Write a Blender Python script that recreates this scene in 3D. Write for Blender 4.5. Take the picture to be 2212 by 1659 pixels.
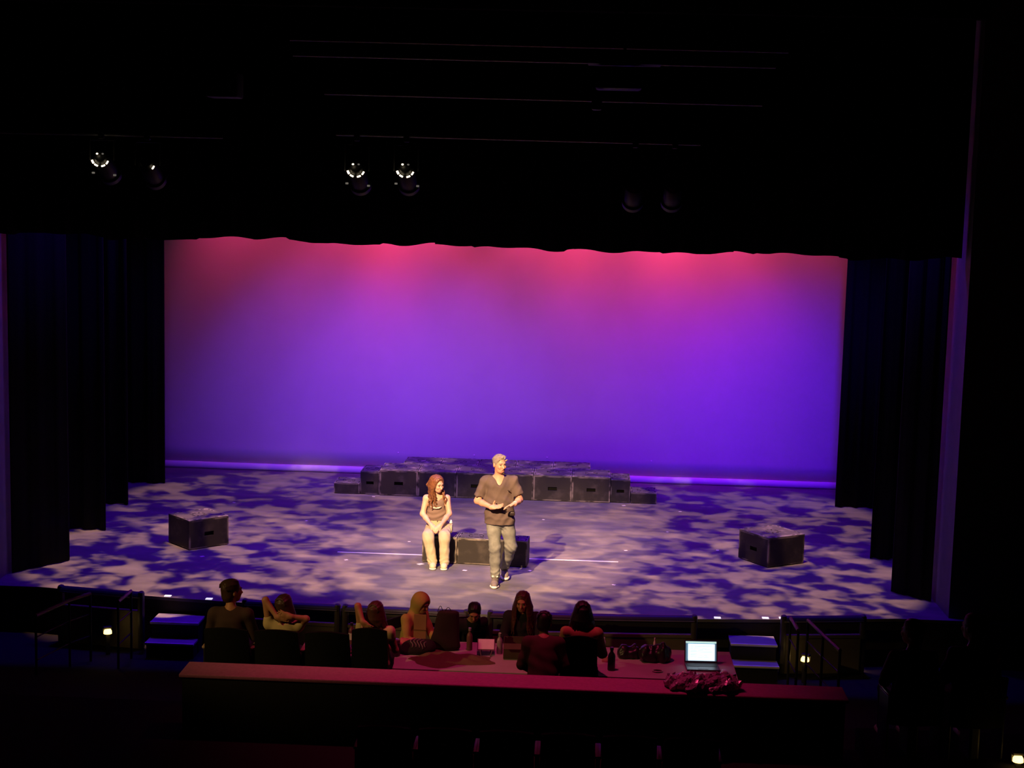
import bpy, bmesh, math, random
import numpy as np
from mathutils import Vector, Matrix

for o in list(bpy.data.objects):
    bpy.data.objects.remove(o, do_unlink=True)
SC = bpy.context.scene
COL = SC.collection
RND = random.Random(7)
PI = math.pi

# ------------------------------------------------------------------ camera
# metres; x to stage left of the picture's right, y upstage, z up; stage floor z = 0, stage lip y = 0
def make_camera():
    f, pitch, yaw, roll = 3323.0, .1275, .0443, .025
    fw = Vector((-math.sin(yaw) * math.cos(pitch), math.cos(yaw) * math.cos(pitch), -math.sin(pitch)))
    r0 = Vector((math.cos(yaw), math.sin(yaw), 0))
    u0 = r0.cross(fw)
    r = r0 * math.cos(roll) + u0 * math.sin(roll)
    u = u0 * math.cos(roll) - r0 * math.sin(roll)
    cam = bpy.data.cameras.new('camera')
    cam.sensor_fit = 'HORIZONTAL'
    cam.sensor_width = 36.0
    cam.lens = 36.0 * f / 2212.0
    cam.clip_end = 200
    ob = bpy.data.objects.new('camera', cam)
    COL.objects.link(ob)
    m = Matrix.Identity(4)
    for i in range(3):
        m[i][0], m[i][1], m[i][2] = r[i], u[i], -fw[i]
    m[0][3], m[1][3], m[2][3] = 1.426, -19.2, 5.413
    ob.matrix_world = m
    SC.camera = ob
make_camera()

# ------------------------------------------------------------------ world, exposure
W = bpy.data.worlds.new('dark_house')
SC.world = W
W.use_nodes = True
W.node_tree.nodes['Background'].inputs[0].default_value = (.010, .010, .014, 1)
W.node_tree.nodes['Background'].inputs[1].default_value = .02
vs = SC.view_settings
vs.view_transform = 'Standard'
vs.look = 'None'
vs.gamma = 1
vs.exposure = 0
vs.use_curve_mapping = False
SC.cycles.max_bounces = 4
SC.cycles.diffuse_bounces = 3
SC.cycles.glossy_bounces = 2

# ------------------------------------------------------------------ stage lights
def spot(name, loc, target, color, power, angle, blend=.5, radius=.06, gobo=None):
    l = bpy.data.lights.new(name, 'SPOT')
    l.energy = power
    l.color = color
    l.spot_size = math.radians(angle)
    l.spot_blend = blend
    l.shadow_soft_size = radius
    ob = bpy.data.objects.new(name, l)
    COL.objects.link(ob)
    ob.location = loc
    d = Vector(target) - Vector(loc)
    ob.rotation_euler = d.to_track_quat('-Z', 'Y').to_euler()
    if gobo:
        scale, seed, thr, floor_level = gobo
        l.use_nodes = True
        nt = l.node_tree
        em = nt.nodes.get('Emission')
        tc = nt.nodes.new('ShaderNodeTexCoord')
        sep = nt.nodes.new('ShaderNodeSeparateXYZ')
        nt.links.new(tc.outputs['Normal'], sep.inputs[0])
        dx = nt.nodes.new('ShaderNodeMath'); dx.operation = 'DIVIDE'
        dy = nt.nodes.new('ShaderNodeMath'); dy.operation = 'DIVIDE'
        nt.links.new(sep.outputs[0], dx.inputs[0]); nt.links.new(sep.outputs[2], dx.inputs[1])
        nt.links.new(sep.outputs[1], dy.inputs[0]); nt.links.new(sep.outputs[2], dy.inputs[1])
        cmb = nt.nodes.new('ShaderNodeCombineXYZ')
        nt.links.new(dx.outputs[0], cmb.inputs[0]); nt.links.new(dy.outputs[0], cmb.inputs[1])
        cmb.inputs[2].default_value = seed
        nz = nt.nodes.new('ShaderNodeTexNoise')
        nz.inputs['Scale'].default_value = scale
        nz.inputs['Detail'].default_value = 3.0
        nz.inputs['Roughness'].default_value = .55
        nz.inputs['Distortion'].default_value = .25
        nt.links.new(cmb.outputs[0], nz.inputs['Vector'])
        mr = nt.nodes.new('ShaderNodeMapRange'); mr.interpolation_type = 'SMOOTHSTEP'
        mr.inputs['From Min'].default_value = thr - .085
        mr.inputs['From Max'].default_value = thr + .085
        mr.inputs['To Min'].default_value = floor_level
        mr.inputs['To Max'].default_value = 1
        nt.links.new(nz.outputs[0], mr.inputs['Value'])
        nt.links.new(mr.outputs[0], em.inputs['Strength'])
    return ob

def area(name, loc, target, color, power, sx, sy, spread=180):
    l = bpy.data.lights.new(name, 'AREA')
    l.energy = power; l.color = color
    l.shape = 'RECTANGLE'; l.size = sx; l.size_y = sy
    l.spread = math.radians(spread)
    ob = bpy.data.objects.new(name, l)
    COL.objects.link(ob)
    ob.location = loc
    ob.rotation_euler = (Vector(target) - Vector(loc)).to_track_quat('-Z', 'Y').to_euler()
    return ob

BLUE = (.085, .002, 1.0)
LAVENDER = (.20, .050, 1.0)
PINK = (1.0, .045, .20)
WARM = (1.0, .51, .25)
# blue wash hung over the stage, four units per batten
for i, x in enumerate((-4.6, -1.6, 1.6, 4.6)):
    spot('blue_wash_light', (x, 1.75, 7.4), (x * 1.05, 2.0, 0), BLUE, 540, 95, .9, .15)
    spot('blue_wash_light', (x, 4.6, 7.4), (x * 1.05, 5.2, 0), BLUE, 480, 90, .9, .15)
# blue and lavender floods on the lower cyclorama
for x, p, c in ((-4.9, 100, LAVENDER), (-3.3, 1100, LAVENDER), (-1.6, 1400, LAVENDER), (.2, 850, LAVENDER), (2.2, 900, BLUE), (4.0, 1100, BLUE), (5.4, 1200, BLUE)):
    spot('blue_cyclorama_light', (x, 3.0, 6.9), (x, 9.1, .9), c, p, 44, 1, .2)
# pink cyclorama flood over its head
for x, p in ((-4.9, 120), (-2.9, 190), (-1.5, 230), (.6, 230), (2.2, 225), (3.6, 240), (5.2, 100)):
    spot('pink_cyclorama_light', (x, 7.8, 5.9), (x, 9.1, 4.2), PINK, p * 1.04, 80 if x > 1 else 74, 1, .12)
# leaf break-up patterns, hung just upstage of the valance
for i, (x, y, tx, ty, p) in enumerate(((-3.4, 1.26, -3.7, 2.3, 3900), (0, 1.26, 0, 2.2, 2900), (3.4, 1.26, 3.5, 2.1, 3500),
                                       (-3.2, 4.4, -3.5, 6.0, 2100), (.1, 4.4, .1, 6.0, 1700), (3.3, 4.4, 3.7, 6.0, 2100))):
    spot('leaf_pattern_light', (x, y, 7.6), (tx, ty, 0), WARM, p, 42, .22, .03, gobo=(14.0, 3.1 + i * 5.7, .52, .01))
# front key from a house position above and to the left, on the two performers
spot('front_key_light', (-2.5, -10.8, 8.6), (-.05, 1.7, .9), (1.0, .60, .32), 30000, 17, .9, .10)
# warm front wash added to lift the platform fronts, placed by the house pipe lanterns
for x, tx in ((-.98, -1.4), (1.93, 1.3)):
    spot('front_wash_light', (x, -2.55, 5.25), (tx, 5.2, 0), (1.0, .70, .45), 360, 23, .8, .05)
# pink house lamp over the production table, amber fill added for the seated people, no such lamp known
spot('pink_house_light', (.6, -3.4, 5.75), (.75, -3.4, .2), (1.0, .05, .20), 430, 72, .9, .12)
spot('amber_fill_light', (-8.2, -8.6, 5.6), (-.9, -2.4, .8), (1.0, .60, .20), 1000, 24, .8, .12)

# ------------------------------------------------------------------ material helpers
MATS = {}
def mat(name, color, rough=.7, var=.25, scale=6.0, metal=0.0, emit=None, estr=0.0, bump=0.0, spec=.4, sheen=0.0):
    if name in MATS:
        return MATS[name]
    m = bpy.data.materials.new(name)
    m.use_nodes = True
    nt = m.node_tree
    b = nt.nodes['Principled BSDF']
    tc = nt.nodes.new('ShaderNodeTexCoord')
    nz = nt.nodes.new('ShaderNodeTexNoise')
    nz.inputs['Scale'].default_value = scale
    nz.inputs['Detail'].default_value = 5
    nt.links.new(tc.outputs['Object'], nz.inputs['Vector'])
    mx = nt.nodes.new('ShaderNodeMix'); mx.data_type = 'RGBA'
    mx.inputs[6].default_value = tuple(c * (1 - var) for c in color) + (1,)
    mx.inputs[7].default_value = tuple(min(1, c * (1 + var)) for c in color) + (1,)
    nt.links.new(nz.outputs[0], mx.inputs[0])
    nt.links.new(mx.outputs[2], b.inputs['Base Color'])
    b.inputs['Roughness'].default_value = rough
    b.inputs['Metallic'].default_value = metal
    b.inputs['Specular IOR Level'].default_value = spec
    if sheen:
        b.inputs['Sheen Weight'].default_value = sheen
    if emit:
        b.inputs['Emission Color'].default_value = tuple(emit) + (1,)
        b.inputs['Emission Strength'].default_value = estr
    if bump:
        bp = nt.nodes.new('ShaderNodeBump')
        bp.inputs['Strength'].default_value = bump
        bp.inputs['Distance'].default_value = .02
        nz2 = nt.nodes.new('ShaderNodeTexNoise'); nz2.inputs['Scale'].default_value = scale * 6
        nz2.inputs['Detail'].default_value = 4
        nt.links.new(tc.outputs['Object'], nz2.inputs['Vector'])
        nt.links.new(nz2.outputs[0], bp.inputs['Height'])
        nt.links.new(bp.outputs[0], b.inputs['Normal'])
    MATS[name] = m
    return m

def mat_worn(name, base, wear, edge=.90, amount=.5, rough=.6):
    """painted ply: scuffed pale along the arrises and in a few rubbed patches"""
    m = bpy.data.materials.new(name); m.use_nodes = True
    nt = m.node_tree; N = nt.nodes; L = nt.links
    b = N['Principled BSDF']; b.inputs['Roughness'].default_value = rough; b.inputs['Specular IOR Level'].default_value = .2
    tc = N.new('ShaderNodeTexCoord')
    s = N.new('ShaderNodeVectorMath'); s.operation = 'SUBTRACT'; s.inputs[1].default_value = (.5, .5, .5)
    L.new(tc.outputs['Generated'], s.inputs[0])
    a = N.new('ShaderNodeVectorMath'); a.operation = 'ABSOLUTE'; L.new(s.outputs[0], a.inputs[0])
    sp = N.new('ShaderNodeSeparateXYZ'); L.new(a.outputs[0], sp.inputs[0])
    def M(op, i, j):
        n = N.new('ShaderNodeMath'); n.operation = op
        L.new(i, n.inputs[0])
        if isinstance(j, float): n.inputs[1].default_value = j
        else: L.new(j, n.inputs[1])
        return n.outputs[0]
    x, y, z = sp.outputs
    mx = M('MAXIMUM', M('MAXIMUM', x, y), z); mn = M('MINIMUM', M('MINIMUM', x, y), z)
    mid = M('SUBTRACT', M('SUBTRACT', M('ADD', M('ADD', x, y), z), mx), mn)
    nz = N.new('ShaderNodeTexNoise'); nz.inputs['Scale'].default_value = 5; nz.inputs['Detail'].default_value = 6
    oi = N.new('ShaderNodeObjectInfo')
    ad = N.new('ShaderNodeVectorMath'); ad.operation = 'ADD'
    L.new(tc.outputs['Object'], ad.inputs[0])
    ml = N.new('ShaderNodeVectorMath'); ml.operation = 'SCALE'; ml.inputs[0].default_value = (31, 17, 23)
    L.new(oi.outputs['Random'], ml.inputs['Scale']); L.new(ml.outputs[0], ad.inputs[1])
    L.new(ad.outputs[0], nz.inputs['Vector'])
    e = N.new('ShaderNodeMapRange'); e.interpolation_type = 'SMOOTHSTEP'
    e.inputs['From Min'].default_value = edge * .5; e.inputs['From Max'].default_value = .5
    L.new(mid, e.inputs['Value'])
    n2 = N.new('ShaderNodeMapRange'); n2.interpolation_type = 'SMOOTHSTEP'
    n2.inputs['From Min'].default_value = .42; n2.inputs['From Max'].default_value = .60
    L.new(nz.outputs[0], n2.inputs['Value'])
    w = M('MULTIPLY', e.outputs[0], n2.outputs[0])
    n3 = N.new('ShaderNodeMapRange'); n3.interpolation_type = 'SMOOTHSTEP'
    n3.inputs['From Min'].default_value = .5; n3.inputs['From Max'].default_value = .75
    n3.inputs['To Max'].default_value = amount
    L.new(nz.outputs[0], n3.inputs['Value'])
    w = M('MAXIMUM', w, n3.outputs[0])
    mix = N.new('ShaderNodeMix'); mix.data_type = 'RGBA'
    mix.inputs[6].default_value = tuple(base) + (1,); mix.inputs[7].default_value = tuple(wear) + (1,)
    L.new(w, mix.inputs[0]); L.new(mix.outputs[2], b.inputs['Base Color'])
    MATS[name] = m
    return m

# ------------------------------------------------------------------ mesh helpers
class MB:
    def __init__(self): self.v = []; self.f = []
    def add(self, vs, fs):
        n = len(self.v); self.v += [tuple(v) for v in vs]; self.f += [tuple(i + n for i in f) for f in fs]
        return self
    def box(self, c, s, rot=None):
        hx, hy, hz = s[0] / 2, s[1] / 2, s[2] / 2
        vs = [Vector((x, y, z)) for x in (-hx, hx) for y in (-hy, hy) for z in (-hz, hz)]
        if rot is not None: vs = [rot @ v for v in vs]
        c = Vector(c)
        return self.add([v + c for v in vs], [(0, 1, 3, 2), (4, 6, 7, 5), (0, 4, 5, 1), (2, 3, 7, 6), (0, 2, 6, 4), (1, 5, 7, 3)])
    def cbox(self, c, s, ch=.01, rot=None):
        """box with chamfered edges"""
        hx, hy, hz = s[0] / 2, s[1] / 2, s[2] / 2
        bm = bmesh.new()
        bmesh.ops.create_cube(bm, size=1)
        for v in bm.verts: v.co = Vector((v.co.x * s[0], v.co.y * s[1], v.co.z * s[2]))
        bmesh.ops.bevel(bm, geom=list(bm.edges), offset=min(ch, .45 * min(s)), segments=2, affect='EDGES', profile=.5)
        bm.verts.index_update()
        vs = [(rot @ v.co if rot is not None else v.co) + Vector(c) for v in bm.verts]
        fs = [[v.index for v in f.verts] for f in bm.faces]
        bm.free()
        return self.add(vs, fs)
    def tube(self, pts, r, n=8, closed=False, cap=True):
        pts = [Vector(p) for p in pts]
        rs = r if isinstance(r, (list, tuple)) else [r] * len(pts)
        base = len(self.v); up = Vector((0, 0, 1)); prev = None
        m = len(pts)
        for i, p in enumerate(pts):
            a = pts[(i - 1) % m] if (i > 0 or closed) else p
            b = pts[(i + 1) % m] if (i < m - 1 or closed) else p
            t = (b - a).normalized()
            if prev is None:
                x = t.cross(up)
                if x.length < 1e-3: x = t.cross(Vector((0, 1, 0)))
            else:
                x = prev - t * prev.dot(t)
            x.normalize(); y = t.cross(x); prev = x
            for k in range(n):
                an = 2 * PI * k / n
                self.v.append(tuple(p + (x * math.cos(an) + y * math.sin(an)) * rs[i]))
        seg = m if closed else m - 1
        for i in range(seg):
            j = (i + 1) % m
            for k in range(n):
                k2 = (k + 1) % n
                self.f.append((base + i * n + k, base + i * n + k2, base + j * n + k2, base + j * n + k))
        if cap and not closed:
            self.f.append(tuple(base + k for k in reversed(range(n))))
            self.f.append(tuple(base + (m - 1) * n + k for k in range(n)))
        return self
    def lathe(self, prof, c=(0, 0, 0), n=20, rot=None):
        base = len(self.v); c = Vector(c)
        for r, z in prof:
            for k in range(n):
                a = 2 * PI * k / n
                p = Vector((r * math.cos(a), r * math.sin(a), z))
                if rot is not None: p = rot @ p
                self.v.append(tuple(p + c))
        for i in range(len(prof) - 1):
            for k in range(n):
                k2 = (k + 1) % n
                self.f.append((base + i * n + k, base + i * n + k2, base + (i + 1) * n + k2, base + (i + 1) * n + k))
        self.f.append(tuple(base + k for k in reversed(range(n))))
        self.f.append(tuple(base + (len(prof) - 1) * n + k for k in range(n)))
        return self
    def prism(self, poly, z0, z1):
        n = len(poly)
        vs = [(p[0], p[1], z0) for p in poly] + [(p[0], p[1], z1) for p in poly]
        fs = [tuple(reversed(range(n))), tuple(range(n, 2 * n))]
        fs += [(i, (i + 1) % n, n + (i + 1) % n, n + i) for i in range(n)]
        return self.add(vs, fs)
    def strip_solid(self, rows):
        """rows: list of closed cross-section rings (equal length) joined in sequence, ends capped"""
        n = len(rows[0]); base = len(self.v)
        for r in rows: self.v += [tuple(p) for p in r]
        for i in range(len(rows) - 1):
            for k in range(n):
                k2 = (k + 1) % n
                self.f.append((base + i * n + k, base + i * n + k2, base + (i + 1) * n + k2, base + (i + 1) * n + k))
        self.f.append(tuple(base + k for k in reversed(range(n))))
        self.f.append(tuple(base + (len(rows) - 1) * n + k for k in range(n)))
        return self

def link(name, me, material, parent=None, loc=None, rot=None):
    o = bpy.data.objects.new(name, me)
    COL.objects.link(o)
    if material is not None:
        me.materials.clear(); me.materials.append(material)
    if parent: o.parent = parent
    if loc is not None: o.location = loc
    if rot is not None: o.rotation_euler = rot
    return o

def obj(name, mb, material, parent=None, smooth=False, loc=None, rot=None, recalc=True):
    me = bpy.data.meshes.new(name)
    me.from_pydata(mb.v, [], mb.f)
    if recalc:
        bm = bmesh.new(); bm.from_mesh(me)
        bmesh.ops.recalc_face_normals(bm, faces=bm.faces)
        bm.to_mesh(me); bm.free()
    if smooth:
        me.polygons.foreach_set('use_smooth', [True] * len(me.polygons))
        if smooth == 'auto':
            me.set_sharp_from_angle(angle=math.radians(40))
    me.update()
    return link(name, me, material, parent, loc, rot)

def tag(o, label, cat, group=None):
    o['label'] = label; o['category'] = cat
    if group: o['group'] = group
    return o
def struct(o, label=None):
    o['kind'] = 'structure'
    if label: o['label'] = label
    return o
def thing(name, label, cat, loc=(0, 0, 0), rz=0.0, group=None):
    o = bpy.data.objects.new(name, None)
    o.empty_display_size = .2
    COL.objects.link(o)
    o.location = loc; o.rotation_euler = (0, 0, rz)
    return tag(o, label, cat, group)
def dup(root, loc, rz, label, group=None):
    def cp(o, par):
        c = o.copy(); COL.objects.link(c); c.parent = par
        for ch in o.children: cp(ch, c)
        return c
    r = cp(root, None)
    r.location = loc; r.rotation_euler = (0, 0, rz); r['label'] = label
    if group: r['group'] = group
    return r

# ------------------------------------------------------------------ structure
def mat_floor():
    m = bpy.data.materials.new('stage_floor_paint'); m.use_nodes = True
    nt = m.node_tree; N = nt.nodes; L = nt.links; b = N['Principled BSDF']
    tc = N.new('ShaderNodeTexCoord')
    nz = N.new('ShaderNodeTexNoise'); nz.inputs['Scale'].default_value = 1.3; nz.inputs['Detail'].default_value = 8; nz.inputs['Roughness'].default_value = .65
    mp = N.new('ShaderNodeMapping'); mp.inputs['Scale'].default_value = (1, 2.2, 1)
    L.new(tc.outputs['Object'], mp.inputs[0]); L.new(mp.outputs[0], nz.inputs['Vector'])
    r = N.new('ShaderNodeValToRGB')
    r.color_ramp.elements[0].position = .3; r.color_ramp.elements[0].color = (.115, .112, .112, 1)
    r.color_ramp.elements[1].position = .75; r.color_ramp.elements[1].color = (.235, .225, .21, 1)
    L.new(nz.outputs[0], r.inputs[0]); L.new(r.outputs[0], b.inputs['Base Color'])
    b.inputs['Roughness'].default_value = .62
    b.inputs['Specular IOR Level'].default_value = .18
    return m
M_floor = mat_floor()
M_blackpaint = mat('black_paint', (.012, .012, .013), .8)
M_velvet = mat('black_velvet', (.006, .006, .007), .95, spec=.1, scale=9)
M_carpet = mat('dark_carpet', (.010, .010, .012), .95, spec=.05, scale=20)
M_pierpaint = mat('grey_pier_paint', (.15, .145, .145), .55)

def lip(x): return -.16 + .0165 * x * x
def stage():
    pts = [(x, lip(x)) for x in [-6.4 + .4 * i for i in range(33)]]
    poly = [(-9.5, .36), (-6.45, .36)] + [p for p in pts if abs(p[0]) < 5.65] + [(6.45, .36), (9.5, .36), (9.5, 10.2), (-9.5, 10.2)]
    mb = MB().prism(poly, -.04, 0)
    struct(obj('floor', mb, M_floor), 'dark painted stage floor with a curved front lip')
    inner = [(x, y + .03) for x, y in poly[:-2]] + poly[-2:]
    struct(obj('wall_stage_face', MB().prism(inner, -.64, -.04), mat('stage_face_paint', (.03, .026, .02), .7)))
stage()
def house():
    mb = MB()
    prof = [(-9, -.2), (-3.3, -.2), (-1.0, -.6), (.5, -.6)]
    top = [(y, z) for y, z in prof]; bot = [(y, z - .1) for y, z in reversed(prof)]
    ring = top + bot
    mb.strip_solid([[(x, y, z) for y, z in ring] for x in (-10, 10)])
    struct(obj('floor_house', mb, mat('house_carpet', (.020, .018, .020), .9, spec=.1, scale=25)))
    for s, n in ((-1, 'left'), (1, 'right')):
        struct(obj('wall_pier_' + n, MB().box((s * 8.0, 1.08, 4.4), (3.4, 1.2, 10.2)), M_pierpaint), 'proscenium pier at the side of the stage opening')
        struct(obj('wall_' + n, MB().box((s * 9.8, 1, 4.4), (.2, 19, 10.4)), M_blackpaint))
    struct(obj('wall_back', MB().box((0, 10.0, 4.4), (19.8, .2, 10.2)), M_blackpaint))
    struct(obj('wall_header', MB().box((0, .45, 8.7), (12.6, .2, 2.2)), M_blackpaint))
    struct(obj('ceiling', MB().box((0, .4, 9.75), (19.8, 19.2, .2)), M_blackpaint))
house()

# half wall behind the front rows, carpeted cap
hw = struct(obj('wall_low_divider', MB().box((.83, -4.12, .1), (6.66, .38, .62)), M_blackpaint), 'low dividing wall behind the front rows')
struct(obj('trim_1', MB().cbox((.83, -4.12, .43), (6.72, .42, .04), .012), mat('wall_cap_carpet', (.44, .15, .30), .9, scale=30, bump=.3)), 'carpeted cap of the low dividing wall')

# ------------------------------------------------------------------ cyclorama
def cyclorama():
    t = thing('cyclorama', 'tall pale cyclorama cloth at the back of the stage, washed pink and violet', 'backdrop', (0, 9.1, 0))
    mb = MB(); nx, nz = 90, 24
    f = lambda x, z: .012 * math.sin(x * 1.7) * (1 - z / 7) + .006 * math.sin(x * 5.3 + 1)
    idx = {}
    vs = []; fs = []
    for i in range(nx + 1):
        x = -7.6 + 15.2 * i / nx
        for j in range(nz + 1):
            z = .13 + 6.9 * j / nz
            vs.append((x, f(x, z), z))
    for i in range(nx):
        for j in range(nz):
            a = i * (nz + 1) + j
            fs.append((a, a + nz + 1, a + nz + 2, a + 1))
    mb.add(vs, fs)
    m = mat('cyclorama_muslin', (.70, .69, .70), .9, var=.06, scale=2.0, spec=.1, bump=.05)
    o = obj('cloth', mb, m, t, smooth=True, recalc=False)
    sm = o.modifiers.new('thickness', 'SOLIDIFY'); sm.thickness = .006
    # pipe pocket along the bottom, whitened to paint in the light it catches
    rows = []
    for i in range(nx + 1):
        x = -7.6 + 15.2 * i / nx
        rows.append([(x, f(x, 0) - .012 + .045 * math.cos(a), .066 + .066 * math.sin(a)) for a in [2 * PI * k / 12 for k in range(12)]])
    obj('pipe_pocket', MB().strip_solid(rows), mat('hem_brightened_white', (.95, .94, .95), .8, var=.03), t, smooth=True)
    # small pale rivets seen low on the cloth
    for x, z in ((-1.93, .42), (-.5, .42), (.86, .42), (2.8, .42)):
        mbx = MB().lathe([(.0, -.002), (.014, -.0015), (.016, 0), (.0, .002)], (x, f(x, z) - .005, z), 12, Matrix.Rotation(-PI / 2, 3, 'X'))
        obj('eyelet', mbx, mat('eyelet_white', (.85, .85, .85), .4), t, smooth=True)
cyclorama()

# ------------------------------------------------------------------ drapes
def drape_mb(x0, x1, y, z0, z1, fold=.05, wave=.24, seed=0, hem=None, nz=2, skew=0.0):
    rr = random.Random(seed); mb = MB()
    n = max(12, int(abs(x1 - x0) / wave * 10))
    ph = [rr.uniform(0, 6.28) for _ in range(4)]
    front = []
    for i in range(n + 1):
        x = x0 + (x1 - x0) * i / n
        d = fold * math.sin(2 * PI * x / wave + ph[0] + .8 * math.sin(x * 3.1 + ph[1])) + fold * .4 * math.sin(2 * PI * x / wave * 2.3 + ph[2])
        front.append((x, y + d + skew * abs(x - x0)))
    th = .015
    rings = []
    for (x, yy) in front:
        zb = z0 if hem is None else hem(x)
        ring = [(x, yy - th, zb)] + [(x, yy - th, zb + (z1 - zb) * j / nz) for j in range(1, nz + 1)]
        ring += [(x, yy + th, zb + (z1 - zb) * j / nz) for j in range(nz, -1, -1)]
        rings.append(ring)
    mb.strip_solid(rings)
    return mb
LEGS = [(-1, 1.78, 5.72, 'nearest the audience'), (-1, 3.74, 5.80, 'second from the audience'), (-1, 5.66, 6.02, 'third from the audience'), (-1, 7.5, 5.92, 'beside the cyclorama'),
        (1, 1.68, 5.80, 'nearest the audience'), (1, 3.62, 5.86, 'in the middle of the row'), (1, 7.45, 5.95, 'beside the cyclorama')]
for k, (s, y, xe, where) in enumerate(LEGS):
    t = tag(obj('leg_curtain', drape_mb(s * xe, s * (6.24 if y < 2 else xe + 1.9), y, .012, 7.4, .022 if y < 2 else .045, .2 if y < 2 else .3, k, skew=((-1.5 if s < 0 else -1.0) if y < 2 else 0)), M_velvet, smooth=True),
            'black velvet leg curtain on the %s side, %s' % ('left' if s < 0 else 'right', where), 'curtain', 'stage leg curtains')
def hem(x):
    return 4.615 + .018 * math.sin(x * 2.1 + 1) + .022 * abs(math.sin(x * 3.3)) + .012 * math.sin(x * 9.7 + .5) + (.02 if int(math.floor(x * .83)) % 2 else 0)
vt = thing('valance_curtain', 'black pleated valance with a ragged lower hem across the stage opening', 'curtain', (0, .75, 0))
edges = [-6.25, -4.3, -2.4, -.5, 1.3, 2.4, 3.35, 4.7, 6.25]
for i in range(len(edges) - 1):
    dz = RND.uniform(-.018, .018)
    obj('panel', drape_mb(edges[i], edges[i + 1], RND.uniform(-.02, .02), 0, 7.7, .03, .42, 40 + i, hem=lambda x, d=dz: hem(x) + d), M_velvet, vt, smooth=True)

# ------------------------------------------------------------------ black acting blocks
M_block = mat_worn('black_block_paint', (.031, .028, .025), (.30, .26, .21), .89, .12, .55)
M_blocktop = mat_worn('scuffed_block_top', (.11, .105, .10), (.34, .31, .28), .8, .95, .6)
M_hole = mat('hole_shade_black', (.003, .003, .003), .9)
M_slot = mat('slot_black', (.006, .006, .006), .8)
_block_cache = {}
def block_meshes(w, d, h, hole):
    key = (w, d, h, hole)
    if key in _block_cache: return _block_cache[key]
    hx, hy = w / 2, d / 2; tt = .018
    body = MB()
    ch = .004
    body.cbox((0, 0, (h - tt) / 2 + .006), (w, d, h - tt - .012), ch)
    # real hand-hole: the front is a ring of four pieces in front of a recess
    parts = {}
    if hole:
        body = MB()
        rd = .05
        body.cbox((0, rd / 2 + .0, (h - tt) / 2 + .006), (w, d - rd, h - tt - .012), ch)
        hw_, hh = hole[0] / 2, hole[1] / 2; hc = hole[2] * h
        zb, zt = .012, h - tt
        body.box((0, -hy + rd / 2, (zb + hc - hh) / 2), (w, rd, hc - hh - zb))
        body.box((0, -hy + rd / 2, (zt + hc + hh) / 2), (w, rd, zt - hc - hh))
        for s in (-1, 1):
            body.box((s * (hx + hw_) / 2, -hy + rd / 2, hc), (hx - hw_, rd, 2 * hh))
        back = MB().box((0, -hy + rd - .003, hc), (2 * hw_, .004, 2 * hh))  # near-black plate paints in the shade inside the hole
        parts['hole_shade_plate'] = back
    top = MB().cbox((0, 0, h - tt / 2), (w, d, tt), .004)
    slots = MB()
    z = h + .0008
    def dash(cx, cy, a, l=.062, wd=.017):
        slots.box((cx, cy, z), (l, wd, .0024), Matrix.Rotation(a, 3, 'Z'))
    for k in range(8):
        a = k * PI / 4 + .2
        dash(.10 * math.cos(a), .10 * math.sin(a), a if k % 2 else a + PI / 2)
    for u in (-.33, -.2, .2, .33):
        for s in (-1, 1):
            dash(u * w * 1.05, s * (hy - .025), 0, .05)
            dash(s * (hx - .025), u * d * 1.05, PI / 2, .05)
    parts.update(body=body, top_panel=top, slot_pattern=slots)
    _block_cache[key] = parts
    return parts
_block_me = {}
def block(label, loc, rz, w, d, h, hole=(.155, .062, .48), group=None, slots=True):
    t = thing('stage_block', label, 'stage block', loc, rz, group)
    key = (w, d, h, hole)
    if key not in _block_me:
        mats = dict(body=M_block, top_panel=M_blocktop, slot_pattern=M_slot, hole_shade_plate=M_hole)
        got = {}
        for n, mb in block_meshes(w, d, h, hole).items():
            o = obj(n, mb, mats[n], t); got[n] = o.data
            if n == 'slot_pattern': o['kind'] = 'stuff'
        _block_me[key] = got
    else:
        for n, me in _block_me[key].items():
            o = bpy.data.objects.new(n, me); COL.objects.link(o); o.parent = t
            if n == 'slot_pattern': o['kind'] = 'stuff'
    return t
BW, BD, BH = .672, .70, .455
PY = 7.12   # downstage face of the platform row
ordn = ['first', 'second', 'third', 'fourth', 'fifth', 'sixth']
for i in range(6):
    block('tall black block, %s from the left in the front row of the low platform' % ordn[i],
          (-2.5 * BW + i * BW, PY + BD / 2, 0), 0, BW - .008, BD - .006, BH, group='platform blocks, front row')
for i in range(5):
    block('black block, %s from the left in the back row of the low platform' % ordn[i],
          (-2 * BW + i * BW - .01, PY + BD * 1.5, 0), 0, BW - .008, BD - .006, BH, group='platform blocks, back row')
for s, n in ((-1, 'left'), (1, 'right')):
    block('narrow black block stepping down at the %s end of the platform' % n, (s * (3 * BW + .175), PY + .36, 0), 0, .335, .62, .41, (.13, .055, .5))
    block('low black step block outermost at the %s end of the platform' % n, (s * (3 * BW + .35 + .23), PY + .30, 0), 0, .45, .52, .195, None)
block('lone black block with a hand hole, on the left side of the stage', (-4.20, 3.10, 0), math.radians(44), .66, .62, .445)
block('lone black block with worn pale corner, on the right side of the stage', (4.34, 3.30, 0), math.radians(33 - 90), .68, .68, .445)
for i, nm in enumerate(('under the seated person', 'in the middle of the bench row', 'at the right end of the bench row')):
    a = math.radians(-4.6)
    u = -.5 + i * .51
    block('low black bench block %s' % nm, (-.01 + u * math.cos(a) - .17 * math.sin(a) * 0, 2.565 + u * math.sin(a), 0), a, .502, .34, .39, None, 'bench blocks at centre stage')

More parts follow.
